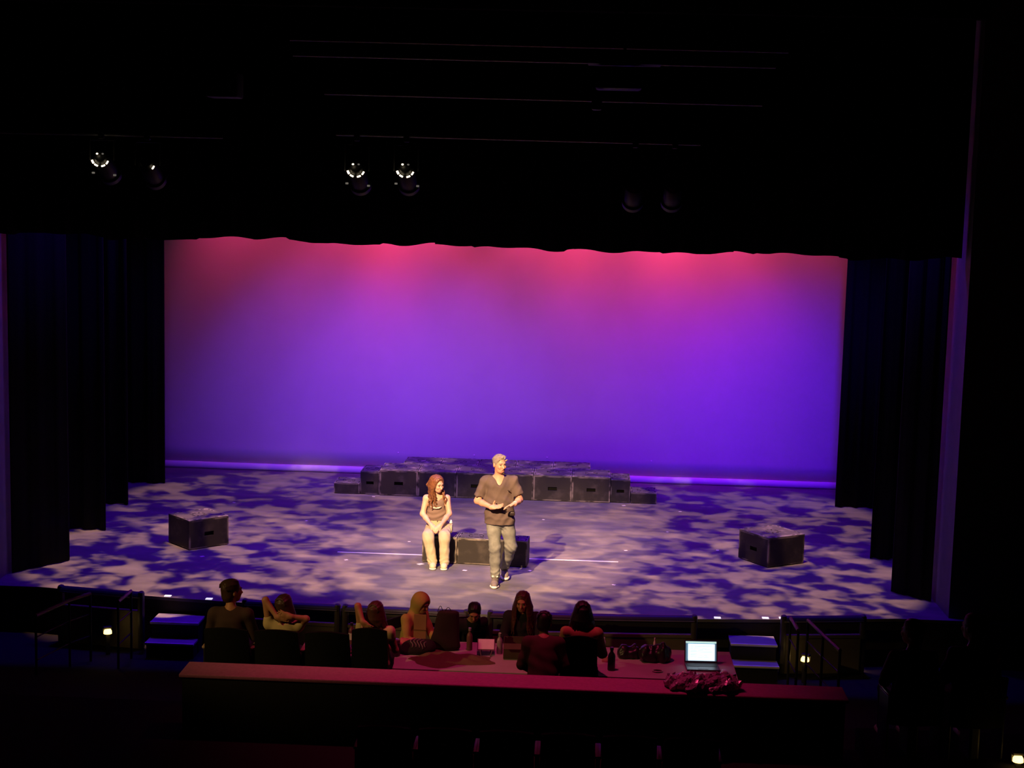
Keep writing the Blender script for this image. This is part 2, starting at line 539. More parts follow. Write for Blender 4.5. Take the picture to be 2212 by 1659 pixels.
# ------------------------------------------------------------------ tape on the stage floor
M_white = mat('white_tape', (.80, .80, .80), .5, var=.08)
tag(obj('tape_line', MB().box((0, 2.88, .0012), (4.14, .042, .0024)), M_white), 'long thin white tape line across the stage behind the bench', 'tape')
marks = [(712, 0)]
SPIKE = [(-1.87, 2.42, .05), (-.78, 2.33, .09), (.80, 2.18, .05), (-.12, 2.06, .06), (2.2, 3.62, .05), (1.98, 1.55, .05), (-3.95, 2.32, .06), (-2.1, 7.0, .05),
         (3.6, 3.85, .05), (-1.1, 3.7, .04), (-4.35, 6.1, .05), (3.2, 6.6, .05), (.9, 5.6, .04), (-2.9, 4.9, .04), (2.9, 5.0, .04), (2.25, 6.95, .06)]
WHERE = ['left of the seated person, level with the feet', 'at the front left corner of the bench', 'at the front right corner of the bench', 'between the two performers in front of the bench',
         'upstage of the right end of the tape line', 'downstage right of the standing person', 'just in front of the lone left block', 'in front of the left end of the platform',
         'just behind the lone right block', 'upstage left of the seated person', 'far upstage left near the leg curtains', 'to the right of the platform steps', 'midway between the bench and the platform',
         'upstage right of the lone left block', 'upstage left of the lone right block', 'under the right end of the platform']
for (x, y, s), w in zip(SPIKE, WHERE):
    tag(obj('spike_tape', MB().box((0, 0, .001), (s, s * .8, .002), Matrix.Rotation(x * 3, 3, 'Z')), M_white, loc=(x, y, 0)), 'small white spike tape mark %s' % w, 'tape mark', 'spike marks on the stage floor')
M_glow = mat('edge_marker_lens', (.9, .9, .9), .35, var=.05, emit=(.92, .86, 1.0), estr=.9)
for x, w in zip((-3.86, -3.3, -2.72, -2.1, -1.7, -.6, .45, 3.28, 3.9, 4.12), ('first', 'second', 'third', 'fourth', 'fifth', 'sixth', 'seventh', 'eighth', 'ninth', 'tenth')):
    tag(obj('edge_marker', MB().cbox((0, 0, .004), (.085, .07, .008), .002), M_glow, loc=(x, lip(x) + .06, 0)), 'small glowing white marker on the stage lip, %s from the left' % w, 'marker', 'edge markers along the stage lip')

# ------------------------------------------------------------------ pit rail sections
M_railpad = mat('rail_pad', (.055, .05, .05), .45)
M_railpanel = mat('rail_panel_olive', (.16, .14, .10), .6)
M_railmetal = mat('rail_trim_metal', (.55, .52, .50), .3, metal=.7)
def pit_rail(x0, x1, label, ztop=.15):
    xm = (x0 + x1) / 2
    off = lambda x: lip(x) - .36
    t = thing('pit_rail', label, 'rail', (xm, off(xm), -.6), 0, 'padded rails along the stage lip')
    L = lambda x, z, dy=0: (x - xm, off(x) - off(xm) + dy, z + .6)
    n = 8
    xs = [x0 + (x1 - x0) * i / n for i in range(n + 1)]
    def sweep(cz, hz, hy, dy=0, nr=10, sq=False):
        rows = []
        for x in xs:
            if sq: ring = [L(x, cz - hz, dy - hy), L(x, cz - hz, dy + hy), L(x, cz + hz, dy + hy), L(x, cz + hz, dy - hy)]
            else: ring = [L(x, cz + hz * math.sin(2 * PI * k / nr), dy + hy * math.cos(2 * PI * k / nr)) for k in range(nr)]
            rows.append(ring)
        return MB().strip_solid(rows)
    obj('top_pad', sweep(ztop - .045, .045, .06), M_railpad, t, smooth='auto')
    obj('trim_strip', sweep(ztop - .062, .006, .006, -.062, sq=True), M_railmetal, t)
    obj('panel', sweep(-.36, .235, .02, sq=True), M_railpanel, t)
    obj('cap_rail', sweep(-.115, .018, .035, sq=True), M_railpanel, t)
    for x in (x0, x1):
        mb = MB()
        p = L(x, 0, 0)
        mb.cbox((p[0], p[1], (ztop + .01 + .6) / 2), (.075, .11, ztop + .01 + .6), .03)
        obj('post', mb, M_railpad, t, smooth='auto')
for a, b, l in ((-2.72, -1.53, 'padded pit rail behind the person with both elbows raised'),
                (-1.43, .10, 'padded pit rail behind the yellow-hooded person'),
                (.40, 1.44, 'padded pit rail behind the upright person facing the camera'),
                (1.52, 2.95, 'padded pit rail to the right of the person in tan'),
                (4.08, 5.1, 'padded pit rail at the far right end of the stage lip'),
                (-5.2, -4.1, 'padded pit rail at the far left end of the stage lip')):
    pit_rail(a, b, l)

# ------------------------------------------------------------------ stairs to the stage, guard rails, aisle lamps
M_tread = mat('grey_tread', (.34, .34, .36), .6)
M_nose = mat('white_nosing', (.93, .93, .93), .5)
M_stair = mat('stair_side_black', (.015, .014, .012), .7)
for s, n, x0, x1 in ((-1, 'left', -3.95, -3.33), (1, 'right', 3.42, 4.0)):
    xm = (x0 + x1) / 2; w = x1 - x0
    t = thing('stage_steps', 'black two-step stair up to the stage with white nosings, %s side' % n, 'stairs', (xm, -.25, -.6), 0, 'stage steps')
    for z, ya, yb in ((-.2, -.37, .03), (-.4, -.62, -.37)):
        obj('riser', MB().box((0, (ya + yb) / 2 + .25 + .02, (z + .6) / 2 - .015), (w - .02, yb - ya - .04, z + .6 - .03)), M_stair, t)
        tr = obj('tread', MB().cbox((0, (ya + yb) / 2 + .25, z + .6 - .015), (w, yb - ya, .03), .004), M_tread, t)
        obj('nosing', MB().cbox((0, ya + .25 + .012, z + .6 - .009), (w + .004, .032, .024), .004), M_nose, tr)
M_rail = mat('handrail_wood', (.26, .13, .12), .4)
M_post = mat('rail_post_black', (.02, .02, .02), .5)
def guard(pts, label):
    base = Vector((pts[0][0], pts[0][1], -.6))
    t = thing('guard_rail', label, 'handrail', base)
    P = [Vector((x, y, .27)) - base for x, y in pts]
    obj('handrail', MB().tube(P, .022, 10), M_rail, t, smooth='auto')
    for i in range(len(P)):
        fz = -.6 + base.z * 0
        y = P[i].y + base.y
        zf = -.6 if y > -1 else -.6 + (-1 - y) * .4 / 2.3
        obj('post', MB().tube([(P[i].x, P[i].y, zf + .6), (P[i].x, P[i].y, .86)], .016, 8), M_post, t, smooth='auto')
    for zz in (.3, .58):
        obj('bar', MB().tube([(p.x, p.y, zz + .03) for p in P], .009, 6), M_post, t, smooth='auto')
guard([(-4.11, -.65), (-4.12, -1.16)], 'short level handrail beside the left stage steps')
guard([(-4.57, -.83), (-4.72, -1.17), (-4.88, -1.88)], 'longer level handrail at the far left, outside the aisle lamp')
guard([(4.09, -.77), (4.11, -1.3)], 'short level handrail beside the right stage steps')
guard([(4.29, -.84), (4.38, -1.45), (4.48, -2.05)], 'longer level handrail at the right aisle with a violet sheen')
M_lampglow = mat('amber_lamp_glass', (.9, .6, .2), .4, emit=(1.0, .62, .16), estr=4.5)
def aisle_lamp(loc, rz, label, power=.15):
    t = thing('aisle_lamp', label, 'lamp', loc, rz, 'amber aisle lamps')
    obj('post', MB().cbox((0, 0, .14), (.05, .05, .28), .006), M_post, t)
    obj('hood', MB().cbox((0, .02, .345), (.11, .06, .03), .008).cbox((0, .045, .30), (.11, .012, .09), .004), M_post, t)
    g = [(.052, 0), (.05, .03), (.036, .055), (.0, .062)]
    obj('lamp_glass', MB().lathe([(.0, -.005)] + g, (0, .0, .272), 14), M_lampglow, t, smooth=True)
    l = bpy.data.lights.new('aisle_lamp_light', 'POINT'); l.energy = power; l.color = (1, .6, .2); l.shadow_soft_size = .03
    o = bpy.data.objects.new('aisle_lamp_light', l); COL.objects.link(o); o.parent = t; o.location = (0, -.07, .30)
aisle_lamp((-4.45, -.52, -.6), .5, 'small amber aisle lamp near the left handrails')
aisle_lamp((4.32, -.56, -.6), -.6, 'small amber aisle lamp between the right handrails')
aisle_lamp((5.73, -4.82, -.2), 0, 'small amber aisle lamp at the bottom right corner', .2)

# ------------------------------------------------------------------ signed-distance modelling for figures and soft things
class Sdf:
    def __init__(self, lo, hi, vox):
        self.vox = vox
        self.lo = np.array(lo, np.float32) - 3 * vox
        hi = np.array(hi, np.float32) + 3 * vox
        self.n = np.ceil((hi - self.lo) / vox).astype(int) + 1
        self.D = np.full(self.n, .08, np.float32)
        self.ax = [self.lo[i] + vox * np.arange(self.n[i], dtype=np.float32) for i in range(3)]
    def blk(self, lo, hi):
        sl = []
        for i in range(3):
            a = max(0, int(math.floor((lo[i] - self.lo[i]) / self.vox)))
            b = min(self.n[i], int(math.ceil((hi[i] - self.lo[i]) / self.vox)) + 1)
            if b <= a: return None, None
            sl.append(slice(a, b))
        X = self.ax[0][sl[0]][:, None, None]; Y = self.ax[1][sl[1]][None, :, None]; Z = self.ax[2][sl[2]][None, None, :]
        return tuple(sl), (X, Y, Z)
    def put(self, sl, d, k, op):
        A = self.D[sl]
        if op == 'add':
            if k > 0:
                h = np.maximum(k - np.abs(A - d), 0) / k
                self.D[sl] = np.minimum(A, d) - h * h * k * .25
            else: self.D[sl] = np.minimum(A, d)
        else:
            d = -d
            if k > 0:
                h = np.maximum(k - np.abs(A - d), 0) / k
                self.D[sl] = np.maximum(A, d) + h * h * k * .25
            else: self.D[sl] = np.maximum(A, d)
    def cone(self, a, b, ra, rb=None, k=.02, op='add', flat=None):
        """tapered capsule; flat=(axis, s) stretches the section by s along axis"""
        rb = ra if rb is None else rb
        a = np.array(a, np.float32); b = np.array(b, np.float32)
        s = flat[1] if flat else 1.0
        m = max(ra, rb) * max(1, s) + k + 3 * self.vox + .01
        sl, P = self.blk(np.minimum(a, b) - m, np.maximum(a, b) + m)
        if sl is None: return self
        px, py, pz = P[0] - a[0], P[1] - a[1], P[2] - a[2]
        ba = b - a
        if flat:
            ax = np.array(flat[0], np.float32); ax = ax / np.linalg.norm(ax)
            q = (px * ax[0] + py * ax[1] + pz * ax[2]) * (1 / s - 1)
            px = px + ax[0] * q; py = py + ax[1] * q; pz = pz + ax[2] * q
            ba = ba + ax * float(ba @ ax) * (1 / s - 1)
        L = float(ba @ ba) + 1e-9
        t = np.clip((px * ba[0] + py * ba[1] + pz * ba[2]) / L, 0, 1)
        d = np.sqrt((px - t * ba[0]) ** 2 + (py - t * ba[1]) ** 2 + (pz - t * ba[2]) ** 2) - (ra + (rb - ra) * t)
        if flat and s < 1: d = d * s
        self.put(sl, d, k, op)
        return self
    def chain(self, pts, rs, k=.02, op='add'):
        for i in range(len(pts) - 1): self.cone(pts[i], pts[i + 1], rs[i], rs[i + 1], k, op)
        return self
    def ell(self, c, r, R=None, k=.02, op='add'):
        c = np.array(c, np.float32); r = np.array(r, np.float32)
        m = float(max(r)) + k + 3 * self.vox + .01
        sl, P = self.blk(c - m, c + m)
        if sl is None: return self
        p = [P[i] - c[i] for i in range(3)]
        if R is not None: p = [p[0] * R[0][j] + p[1] * R[1][j] + p[2] * R[2][j] for j in range(3)]
        q = [p[i] / r[i] for i in range(3)]
        n = np.sqrt(q[0] ** 2 + q[1] ** 2 + q[2] ** 2) + 1e-6
        g = np.sqrt((q[0] / r[0]) ** 2 + (q[1] / r[1]) ** 2 + (q[2] / r[2]) ** 2) + 1e-6
        self.put(sl, n * (n - 1) / g, k, op)
        return self
    def cut(self, n, c, k=.0):
        """keep only where n.p < c"""
        X, Y, Z = self.ax[0][:, None, None], self.ax[1][None, :, None], self.ax[2][None, None, :]
        self.D = np.maximum(self.D, (X * n[0] + Y * n[1] + Z * n[2] - c).astype(np.float32))
        return self
    def wrinkle(self, fn):
        X, Y, Z = self.ax[0][:, None, None], self.ax[1][None, :, None], self.ax[2][None, None, :]
        self.D = self.D + fn(X, Y, Z).astype(np.float32)
        return self
    def mesh(self, name):
        D = self.D; nx, ny, nz = D.shape
        S = D < 0
        C = lambda A, i, j, k: A[i:nx - 1 + i, j:ny - 1 + j, k:nz - 1 + k]
        tot = sum(C(S, i, j, k).astype(np.int8) for i in (0, 1) for j in (0, 1) for k in (0, 1))
        act = (tot > 0) & (tot < 8)
        I = np.argwhere(act)
        idx = np.full(act.shape, -1, np.int32); idx[act] = np.arange(len(I))
        pos = np.zeros((len(I), 3), np.float64); cnt = np.zeros(len(I))
        for ax in range(3):
            for u in (0, 1):
                for v in (0, 1):
                    o = [0, 0, 0]; oth = [t for t in range(3) if t != ax]
                    o[oth[0]] = u; o[oth[1]] = v
                    e = list(o); e[ax] = 1
                    A = D[I[:, 0] + o[0], I[:, 1] + o[1], I[:, 2] + o[2]]; B = D[I[:, 0] + e[0], I[:, 1] + e[1], I[:, 2] + e[2]]
                    m = (A < 0) != (B < 0)
                    t = np.where(m, A / np.where(m, A - B, 1), 0)
                    p = np.array(o, float)[None, :].repeat(len(I), 0); p[:, ax] = t
                    pos[m] += p[m]; cnt[m] += 1
        V = (I + pos / np.maximum(cnt, 1)[:, None]) * self.vox + self.lo[None, :]
        F = []
        for ax in range(3):
            oth = [t for t in range(3) if t != ax]
            a = [slice(1, -1)] * 3; a[ax] = slice(0, -1)
            b = [slice(1, -1)] * 3; b[ax] = slice(1, None)
            sa, sb = S[tuple(a)], S[tuple(b)]
            for flip, m in ((0, sa & ~sb), (1, ~sa & sb)):
                J = np.argwhere(m)
                if not len(J): continue
                for t in oth: J[:, t] += 1
                q = []
                for u, v in ((1, 1), (0, 1), (0, 0), (1, 0)):
                    K = J.copy(); K[:, oth[0]] -= u; K[:, oth[1]] -= v
                    q.append(idx[K[:, 0], K[:, 1], K[:, 2]])
                q = np.stack(q, 1)
                if (ax == 1) != bool(flip): q = q[:, ::-1]
                F.append(q)
        F = np.concatenate(F); F = F[(F >= 0).all(1)]
        me = bpy.data.meshes.new(name)
        me.vertices.add(len(V)); me.vertices.foreach_set('co', V.astype(np.float32).ravel())
        me.loops.add(F.size); me.loops.foreach_set('vertex_index', F.astype(np.int32).ravel())
        me.polygons.add(len(F)); me.polygons.foreach_set('loop_start', (np.arange(len(F)) * 4).astype(np.int32))
        me.update(calc_edges=True)
        me.validate()
        me.polygons.foreach_set('use_smooth', [True] * len(me.polygons))
        return me
    def obj(self, name, material, parent, base=None):
        me = self.mesh(name)
        if base is not None: me.transform(Matrix.Translation([-float(b) for b in base]))
        return link(name, me, material, parent)

def V3(*a): return np.array(a, np.float32)
def unit(v): v = np.array(v, float); return v / np.linalg.norm(v)

def head_frame(face, tilt=0.0, roll=0.0):
    """columns: the figure's own left, forward, up; face = heading in the xy plane, tilt > 0 looks down"""
    f = Vector((face[0], face[1], 0)).normalized()
    up = Vector((0, 0, 1)); left = up.cross(f)
    q = Matrix.Rotation(tilt, 3, left) @ Matrix.Rotation(0, 3, f)
    f2 = q @ f; u2 = q @ up
    if roll:
        q2 = Matrix.Rotation(roll, 3, f2); u2 = q2 @ u2; left = q2 @ left
    return np.array([[left[i], f2[i], u2[i]] for i in range(3)], np.float32)

def add_head(S, c, R, s=1.0, female=False):
    P = lambda x, y, z: np.array(c) + R @ (V3(x, y, z) * s)
    S.ell(P(0, -.012, .028), V3(.077, .098, .090) * s, R, .02)
    S.ell(P(0, .028, -.035), V3(.060, .068, .083) * s, R, .03)
    S.ell(P(0, .048, -.088), V3(.040 if female else .046, .038, .028) * s, R, .03)
    S.cone(P(-.033, .083, .022), P(.033, .083, .022), .012 * s, k=.02)
    S.cone(P(0, .094, .004), P(0, .114, -.034), .008 * s, .015 * s, k=.010)
    for e in (-1, 1):
        S.ell(P(e * .031, .100, .004), V3(.016, .011, .010) * s, R, .008, 'sub')
        S.ell(P(e * .038, .078, -.03), V3(.02, .015, .02) * s, R, .02)
        S.ell(P(e * .079, -.012, -.012), V3(.011, .021, .033) * s, R, .006)
    S.cone(P(-.019, .090, -.066), P(.019, .090, -.066), .0085 * s, k=.008)
    S.cone(P(-.02, .102, -.067), P(.02, .102, -.067), .0035 * s, k=.003, op='sub')

def add_face_parts(body, c, R, s, brow_mat, lip_mat, base):
    P = lambda x, y, z: np.array(c) + R @ (V3(x, y, z) * s) - base
    Rm = Matrix([[float(R[i][j]) for j in range(3)] for i in range(3)])
    for e in (-1, 1):
        mb = MB()
        for k in range(1):
            mb.lathe([(0, -.008 * s), (.010 * s, -.004 * s), (.0125 * s, 0), (.010 * s, .004 * s), (0, .008 * s)], P(e * .031, .0855, .005), 10, Rm)
        obj('eye', mb, M_eye, body, smooth=True)
        obj('eyebrow', MB().tube([P(e * .014, .0985, .023), P(e * .032, .0965, .028), P(e * .048, .086, .022)], .0042 * s, 6), brow_mat, body, smooth=True)
    obj('lips', MB().tube([P(-.021, .0925, -.066), P(-.009, .1, -.063), P(.009, .1, -.063), P(.021, .0925, -.066)], [.002, .0045 * s, .0045 * s, .002], 6), lip_mat, body, smooth=True)

def add_hand(S, wrist, f, n, side, s=1.0, curl=(.25, .25, .2), thumb=(.5, .8, .3), spread=.06):
    """f finger direction, n palm normal, side = +1/-1 puts the thumb on f x n * side"""
    f = unit(f); n = unit(np.array(n) - f * float(np.dot(n, f))); t = np.cross(f, n) * side
    w = np.array(wrist, float)
    R = np.stack([t, f, n], 1).astype(np.float32)
    S.ell(w + f * .048 * s, V3(.041, .055, .017) * s, R, .012)
    S.cone(w - f * .01, w + f * .02 * s, .026 * s, .026 * s, .02, flat=(t, 1.15))
    lens = (.072, .080, .074, .058); offs = (.029, .0098, -.0098, -.028)
    for L, o in zip(lens, offs):
        p = w + f * .086 * s + t * o * s; d = f + t * o / .03 * spread; d = unit(d)
        r = .0093 * s
        for j, fr in enumerate((.42, .32, .26)):
            a = curl[j]
            d = unit(d * math.cos(a) + n * math.sin(a))
            q = p + d * L * fr * s
            S.cone(p, q, r, r * .93, .003)
            p = q; r *= .93
    p = w + f * .022 * s + t * .026 * s
    d = unit(f * thumb[0] + t * thumb[1] + n * thumb[2])
    q = p + d * .038 * s
    S.cone(p, q, .0145 * s, .0115 * s, .010)
    d2 = unit(d + f * .35)
    S.cone(q, q + d2 * .032 * s, .0115 * s, .0092 * s, .004)

M_eye = mat('eye_dark', (.05, .035, .03), .2)
M_skin_m = mat('skin_ruddy', (.58, .30, .20), .5, var=.06, scale=14)
M_skin_f = mat('skin_fair', (.66, .38, .26), .5, var=.05, scale=14)
M_skin_d = mat('skin_tan', (.42, .21, .11), .55, var=.08, scale=14)
M_lip = mat('lip_rose', (.42, .14, .12), .5)

def fabric_fn(amp, fx, fy, fz, ph=0.0):
    return lambda X, Y, Z: amp * np.sin(fx * X + fy * Y + fz * Z + ph + 1.7 * np.sin(9 * Z + 5 * X)) * np.sin(.6 * fx * X - .7 * fz * Z + 3 * Y)

def shoe(S, heel, toe, ankle, r=.050, k=.02):
    heel = np.array(heel, float); toe = np.array(toe, float); d = unit(toe - heel); side = unit(np.cross(d, (0, 0, 1)))
    ball = heel + (toe - heel) * .70
    S.cone(heel + d * .045 + (0, 0, .040), ball + (0, 0, .036), r * .86, r * .98, k)
    S.cone(ball + (0, 0, .034), toe - d * .045 + (0, 0, .030), r * .98, r * .82, k)
    S.cone(heel + d * .05 + (0, 0, .045), np.array(ankle), r * .85, r * .95, .03)

# ------------------------------------------------------------------ the standing man
def standing_man():
    base = np.array((.40, 1.40, 0.0))
    t = thing('person', 'standing person in dark v-neck t-shirt and faded jeans, hands together', 'person', tuple(base))
    hc = V3(.378, 1.285, 1.690); R = head_frame((.52, -.85), .06, .03)
    nb = V3(.372, 1.335, 1.49)
    shL, shR = V3(.185, 1.345, 1.435), V3(.572, 1.335, 1.445)
    elL, elR = V3(.085, 1.315, 1.165), V3(.662, 1.310, 1.20)
    wrL, wrR = V3(.292, 1.100, 1.128), V3(.600, 1.075, 1.185)
    hpL, hpR = V3(.305, 1.34, .93), V3(.485, 1.34, .93)
    knL, knR = V3(.342, 1.275, .535), V3(.553, 1.395, .530)
    anL, anR = V3(.352, 1.345, .10), V3(.458, 1.735, .135)
    S = Sdf((-.02, .93, .0), (.78, 1.95, 1.86), .006)
    add_head(S, hc, R)
    S.cone(nb, hc + R @ V3(0, -.02, -.06), .060, .056, .03)
    S.cone(nb - V3(0, 0, .02), shL + V3(0, 0, .02), .055, .05, .05); S.cone(nb - V3(0, 0, .02), shR + V3(0, 0, .02), .055, .05, .05)
    S.cone((.38, 1.335, 1.36), (.39, 1.335, 1.16), .115, .105, .05, flat=((1, 0, 0), 1.45))
    S.cone((.39, 1.335, 1.16), (.395, 1.34, .95), .105, .108, .05, flat=((1, 0, 0), 1.4))
    for sh, el, wr in ((shL, elL, wrL), (shR, elR, wrR)):
        S.cone(sh, el, .052, .042, .03); S.cone(el, el + (wr - el) * .35, .043, .044, .03); S.cone(el + (wr - el) * .35, wr, .044, .028, .02)
    for hp, kn, an in ((hpL, knL, anL), (hpR, knR, anR)):
        S.cone(hp, kn, .082, .055, .03); S.cone(kn, an, .054, .036, .02)
    # near hand open, palm up, pointing across the body; the other cupped down on its fingers
    add_hand(S, wrL, (.93, -.30, .16), (-.1, -.55, .8), -1, 1.05, (.12, .10, .10), (.35, .35, .95), .05)
    add_hand(S, wrR, (-.82, -.40, -.20), (.10, -.35, -.95), 1, 1.05, (.16, .25, .25), (.7, .5, .2), .05)
    body = S.obj('body', M_skin_m, t, base)
    mg = mat('brow_grey', (.25, .2, .17), .8)
    add_face_parts(body, hc, R, 1.0, mg, M_lip, base)
    # hair: short, grey, swept up in front
    P = lambda x, y, z: hc + R @ V3(x, y, z)
    H = Sdf(hc - .17, hc + .17, .005)
    H.ell(P(0, -.018, .032), (.084, .105, .094), R, .01)
    H.ell(P(0, .105, -.025), (.078, .090, .098), R, .02, 'sub')
    H.ell(P(0, .05, -.14), (.12, .15, .11), R, .02, 'sub')
    rq = random.Random(2)
    for i in range(60):
        u = rq.uniform(-.062, .062); v = rq.uniform(-.09, .062)
        z0 = .034 + .088 * math.sqrt(max(.05, 1 - (u / .082) ** 2 - ((v + .018) / .105) ** 2))
        H.cone(P(u, v, z0 - .008), P(u * 1.12 + .010, v + .004 + .012 * (v > .02), z0 + .004 + .008 * (v > .03)), .013, .008, .010)
    H.obj('hair', mat('hair_grey', (.24, .20, .17), .7, var=.4, scale=60), t, base)
    # t-shirt
    T = Sdf((-.02, 1.05, .78), (.80, 1.58, 1.56), .006)
    T.cone((.38, 1.335, 1.375), (.39, 1.33, 1.17), .132, .128, .05, flat=((1, 0, 0), 1.42))
    T.cone((.39, 1.33, 1.17), (.400, 1.335, .80), .130, .152, .05, flat=((1, 0, 0), 1.40))
    T.cone(nb + V3(0, .01, -.03), shL + V3(.0, 0, .012), .062, .066, .06); T.cone(nb + V3(0, .01, -.03), shR + V3(0, 0, .012), .062, .066, .06)
    T.cone(shL, shL + (elL - shL) * .70, .068, .074, .03); T.cone(shR, shR + (elR - shR) * .66, .068, .074, .03)
    for sh, el, fr in ((shL, elL, .68), (shR, elR, .64)):
        d = unit(el - sh); q = sh + (el - sh) * fr
        # sleeve opening: remove everything past the cuff near the arm
        T.cone(q + d * .078, q + d * .13, .088, .088, .0, 'sub')
    T.wrinkle(fabric_fn(.006, 26, 10, 22))
    T.wrinkle(lambda X, Y, Z: -.007 * np.abs(np.sin(30 * Z + 16 * np.abs(X - .39) + 1.5 * np.sin(20 * X))) ** 4 * np.exp(-((Z - 1.0) / .14) ** 2) - .006 * np.abs(np.sin(24 * X - 13 * Z)) ** 5 * (Z > 1.15))
    T.wrinkle(lambda X, Y, Z: .004 * np.sin(40 * Z + 9 * np.sin(7 * X)) * (Z < 1.05))
    T.cut((0, 0, -1), -.862)
    # v neck
    T.cone((.385, 1.20, 1.415), (.375, 1.335, 1.53), .020, .075, .012, 'sub')
    T.cone((.383, 1.14, 1.43), (.375, 1.25, 1.52), .022, .066, .012, 'sub')
    T.cone(nb + V3(0, -.01, .02), nb + V3(0, -.02, .2), .070, .07, .01, 'sub')
    shirt = T.obj('t_shirt', mat('charcoal_cotton', (.115, .085, .075), .9, var=.15, scale=18, bump=.05, spec=.2), t, base)
    # jeans
    J = Sdf((.12, 1.12, .08), (.70, 1.86, 1.0), .006)
    J.cone((.395, 1.34, .90), (.395, 1.34, .93), .118, .118, .05, flat=((1, 0, 0), 1.5))
    J.chain([hpL - V3(.005, 0, .03), hpL + (knL - hpL) * .5, knL, knL + (anL - knL) * .45, anL + V3(0, -.005, .035)], [.098, .090, .076, .073, .064], .03)
    J.chain([hpR + V3(.010, 0, -.03), hpR + (knR - hpR) * .5, knR, knR + (anR - knR) * .45, anR + V3(0, -.005, .02)], [.098, .090, .078, .071, .062], .03)
    def creases(X, Y, Z):
        a = np.abs(np.sin(34 * Z + 11 * X + 2.2 * np.sin(17 * X + 6 * Z) + 4 * Y)) ** 3
        b = np.abs(np.sin(46 * Z - 15 * X + 1.5 * np.sin(23 * X))) ** 3
        return -.008 * a * np.exp(-((Z - .50) / .085) ** 2) - .008 * b * np.exp(-((Z - .15) / .07) ** 2) - .005 * a * np.exp(-((Z - .83) / .07) ** 2)
    J.wrinkle(creases)
    J.cut((0, 0, 1), .955)
    mj = mat('faded_denim', (.21, .22, .205), .9, var=.75, scale=9, bump=.1, spec=.2)
    J.obj('jeans', mj, t, base)
    # shoes: grey knit with white soles and laces
    mu = mat('shoe_grey_knit', (.20, .17, .15), .9); mw = mat('shoe_sole_white', (.80, .76, .68), .6); 
    for heel, toe, an, lift in (((.352, 1.395, .0), (.352, 1.085, .0), (.352, 1.345, .115), 0), ((.450, 1.80, .075), (.482, 1.535, .0), (.458, 1.74, .15), 1)):
        U = Sdf(np.minimum(heel, toe) - .1, np.maximum(heel, toe) + (.1, .1, .2), .006)
        shoe(U, np.array(heel) + (0, 0, .014), np.array(toe) + (0, 0, .014), an)
        if not lift: U.cut((0, 0, -1), -.02)
        U.obj('shoe', mu, t, base)
        K = Sdf(np.minimum(heel, toe) - .1, np.maximum(heel, toe) + (.1, .1, .1), .006)
        h_, t_ = np.array(heel), np.array(toe); d = unit(t_ - h_)
        K.cone(h_ + d * .045 + (0, 0, .017), h_ + d * .20 + (0, 0, .017), .046, .054, .02, flat=((0, 0, 1), .42))
        K.cone(h_ + d * .20 + (0, 0, .017), t_ - d * .045 + (0, 0, .017), .054, .044, .02, flat=((0, 0, 1), .42))
        K.ell(t_ - d * .03 + (0, 0, .024), (.04, .035, .022), None, .01)
        K.obj('shoe_sole', mw, t, base)
        for e in (-1, 1):
            p = np.array(an) + d * .06 + np.array((e * .028, 0, .012)) - base
            obj('shoe_tab', MB().lathe([(0, -.016), (.015, -.008), (.017, 0), (.012, .012), (0, .016)], p, 10), mw, t, smooth=True)
    # lapel microphone, wristband, watch, clip on the hem
    P0 = lambda p: np.array(p) - base
    mic = mat('microphone_black', (.02, .012, .012), .5)
    p = hc + R @ V3(.03, .070, -.125)
    obj('microphone', MB().lathe([(0, -.018), (.014, -.012), (.017, 0), (.013, .013), (0, .018)], P0(p), 12), mic, t, smooth=True)
    d = unit(wrL - elL); a = unit(np.cross(d, (0, 0, 1))); b = np.cross(d, a); c = wrL - d * .012
    obj('wristband', MB().tube([P0(c + (a * math.cos(w) + b * math.sin(w)) * .031) for w in [2 * PI * i / 14 for i in range(14)]], .004, 6, closed=True), mic, t, smooth=True)
    d = unit(wrR - elR); a = unit(np.cross(d, (0, 0, 1))); b = np.cross(d, a); c = wrR - d * .02
    obj('watch_strap', MB().tube([P0(c + (a * math.cos(w) + b * math.sin(w)) * .032) for w in [2 * PI * i / 14 for i in range(14)]], .006, 6, closed=True), mat('watch_white', (.7, .66, .6), .4), t, smooth=True)
    obj('belt_pack', MB().cbox(P0((.572, 1.165, 1.035)), (.07, .035, .055), .01), mic, t, smooth='auto')
    obj('chest_emblem', MB().cbox(P0((.515, 1.190, 1.345)), (.035, .012, .012), .004, Matrix.Rotation(.3, 3, 'Y')), mic, t)
standing_man()

# ------------------------------------------------------------------ the seated girl
def lock(H, root, end, amp, waves, r0, r1, ph, side, k=.006, n=14):
    root = np.array(root, float); end = np.array(end, float); side = unit(side)
    d = unit(end - root); s2 = np.cross(d, side)
    pts = []; rs = []
    for i in range(n + 1):
        u = i / n
        pts.append(root + (end - root) * u + side * amp * u ** .6 * math.sin(ph + waves * 2 * PI * u) + s2 * amp * .7 * u * math.cos(ph + waves * 2 * PI * u))
        rs.append(r0 + (r1 - r0) * u)
    H.chain(pts, rs, k)

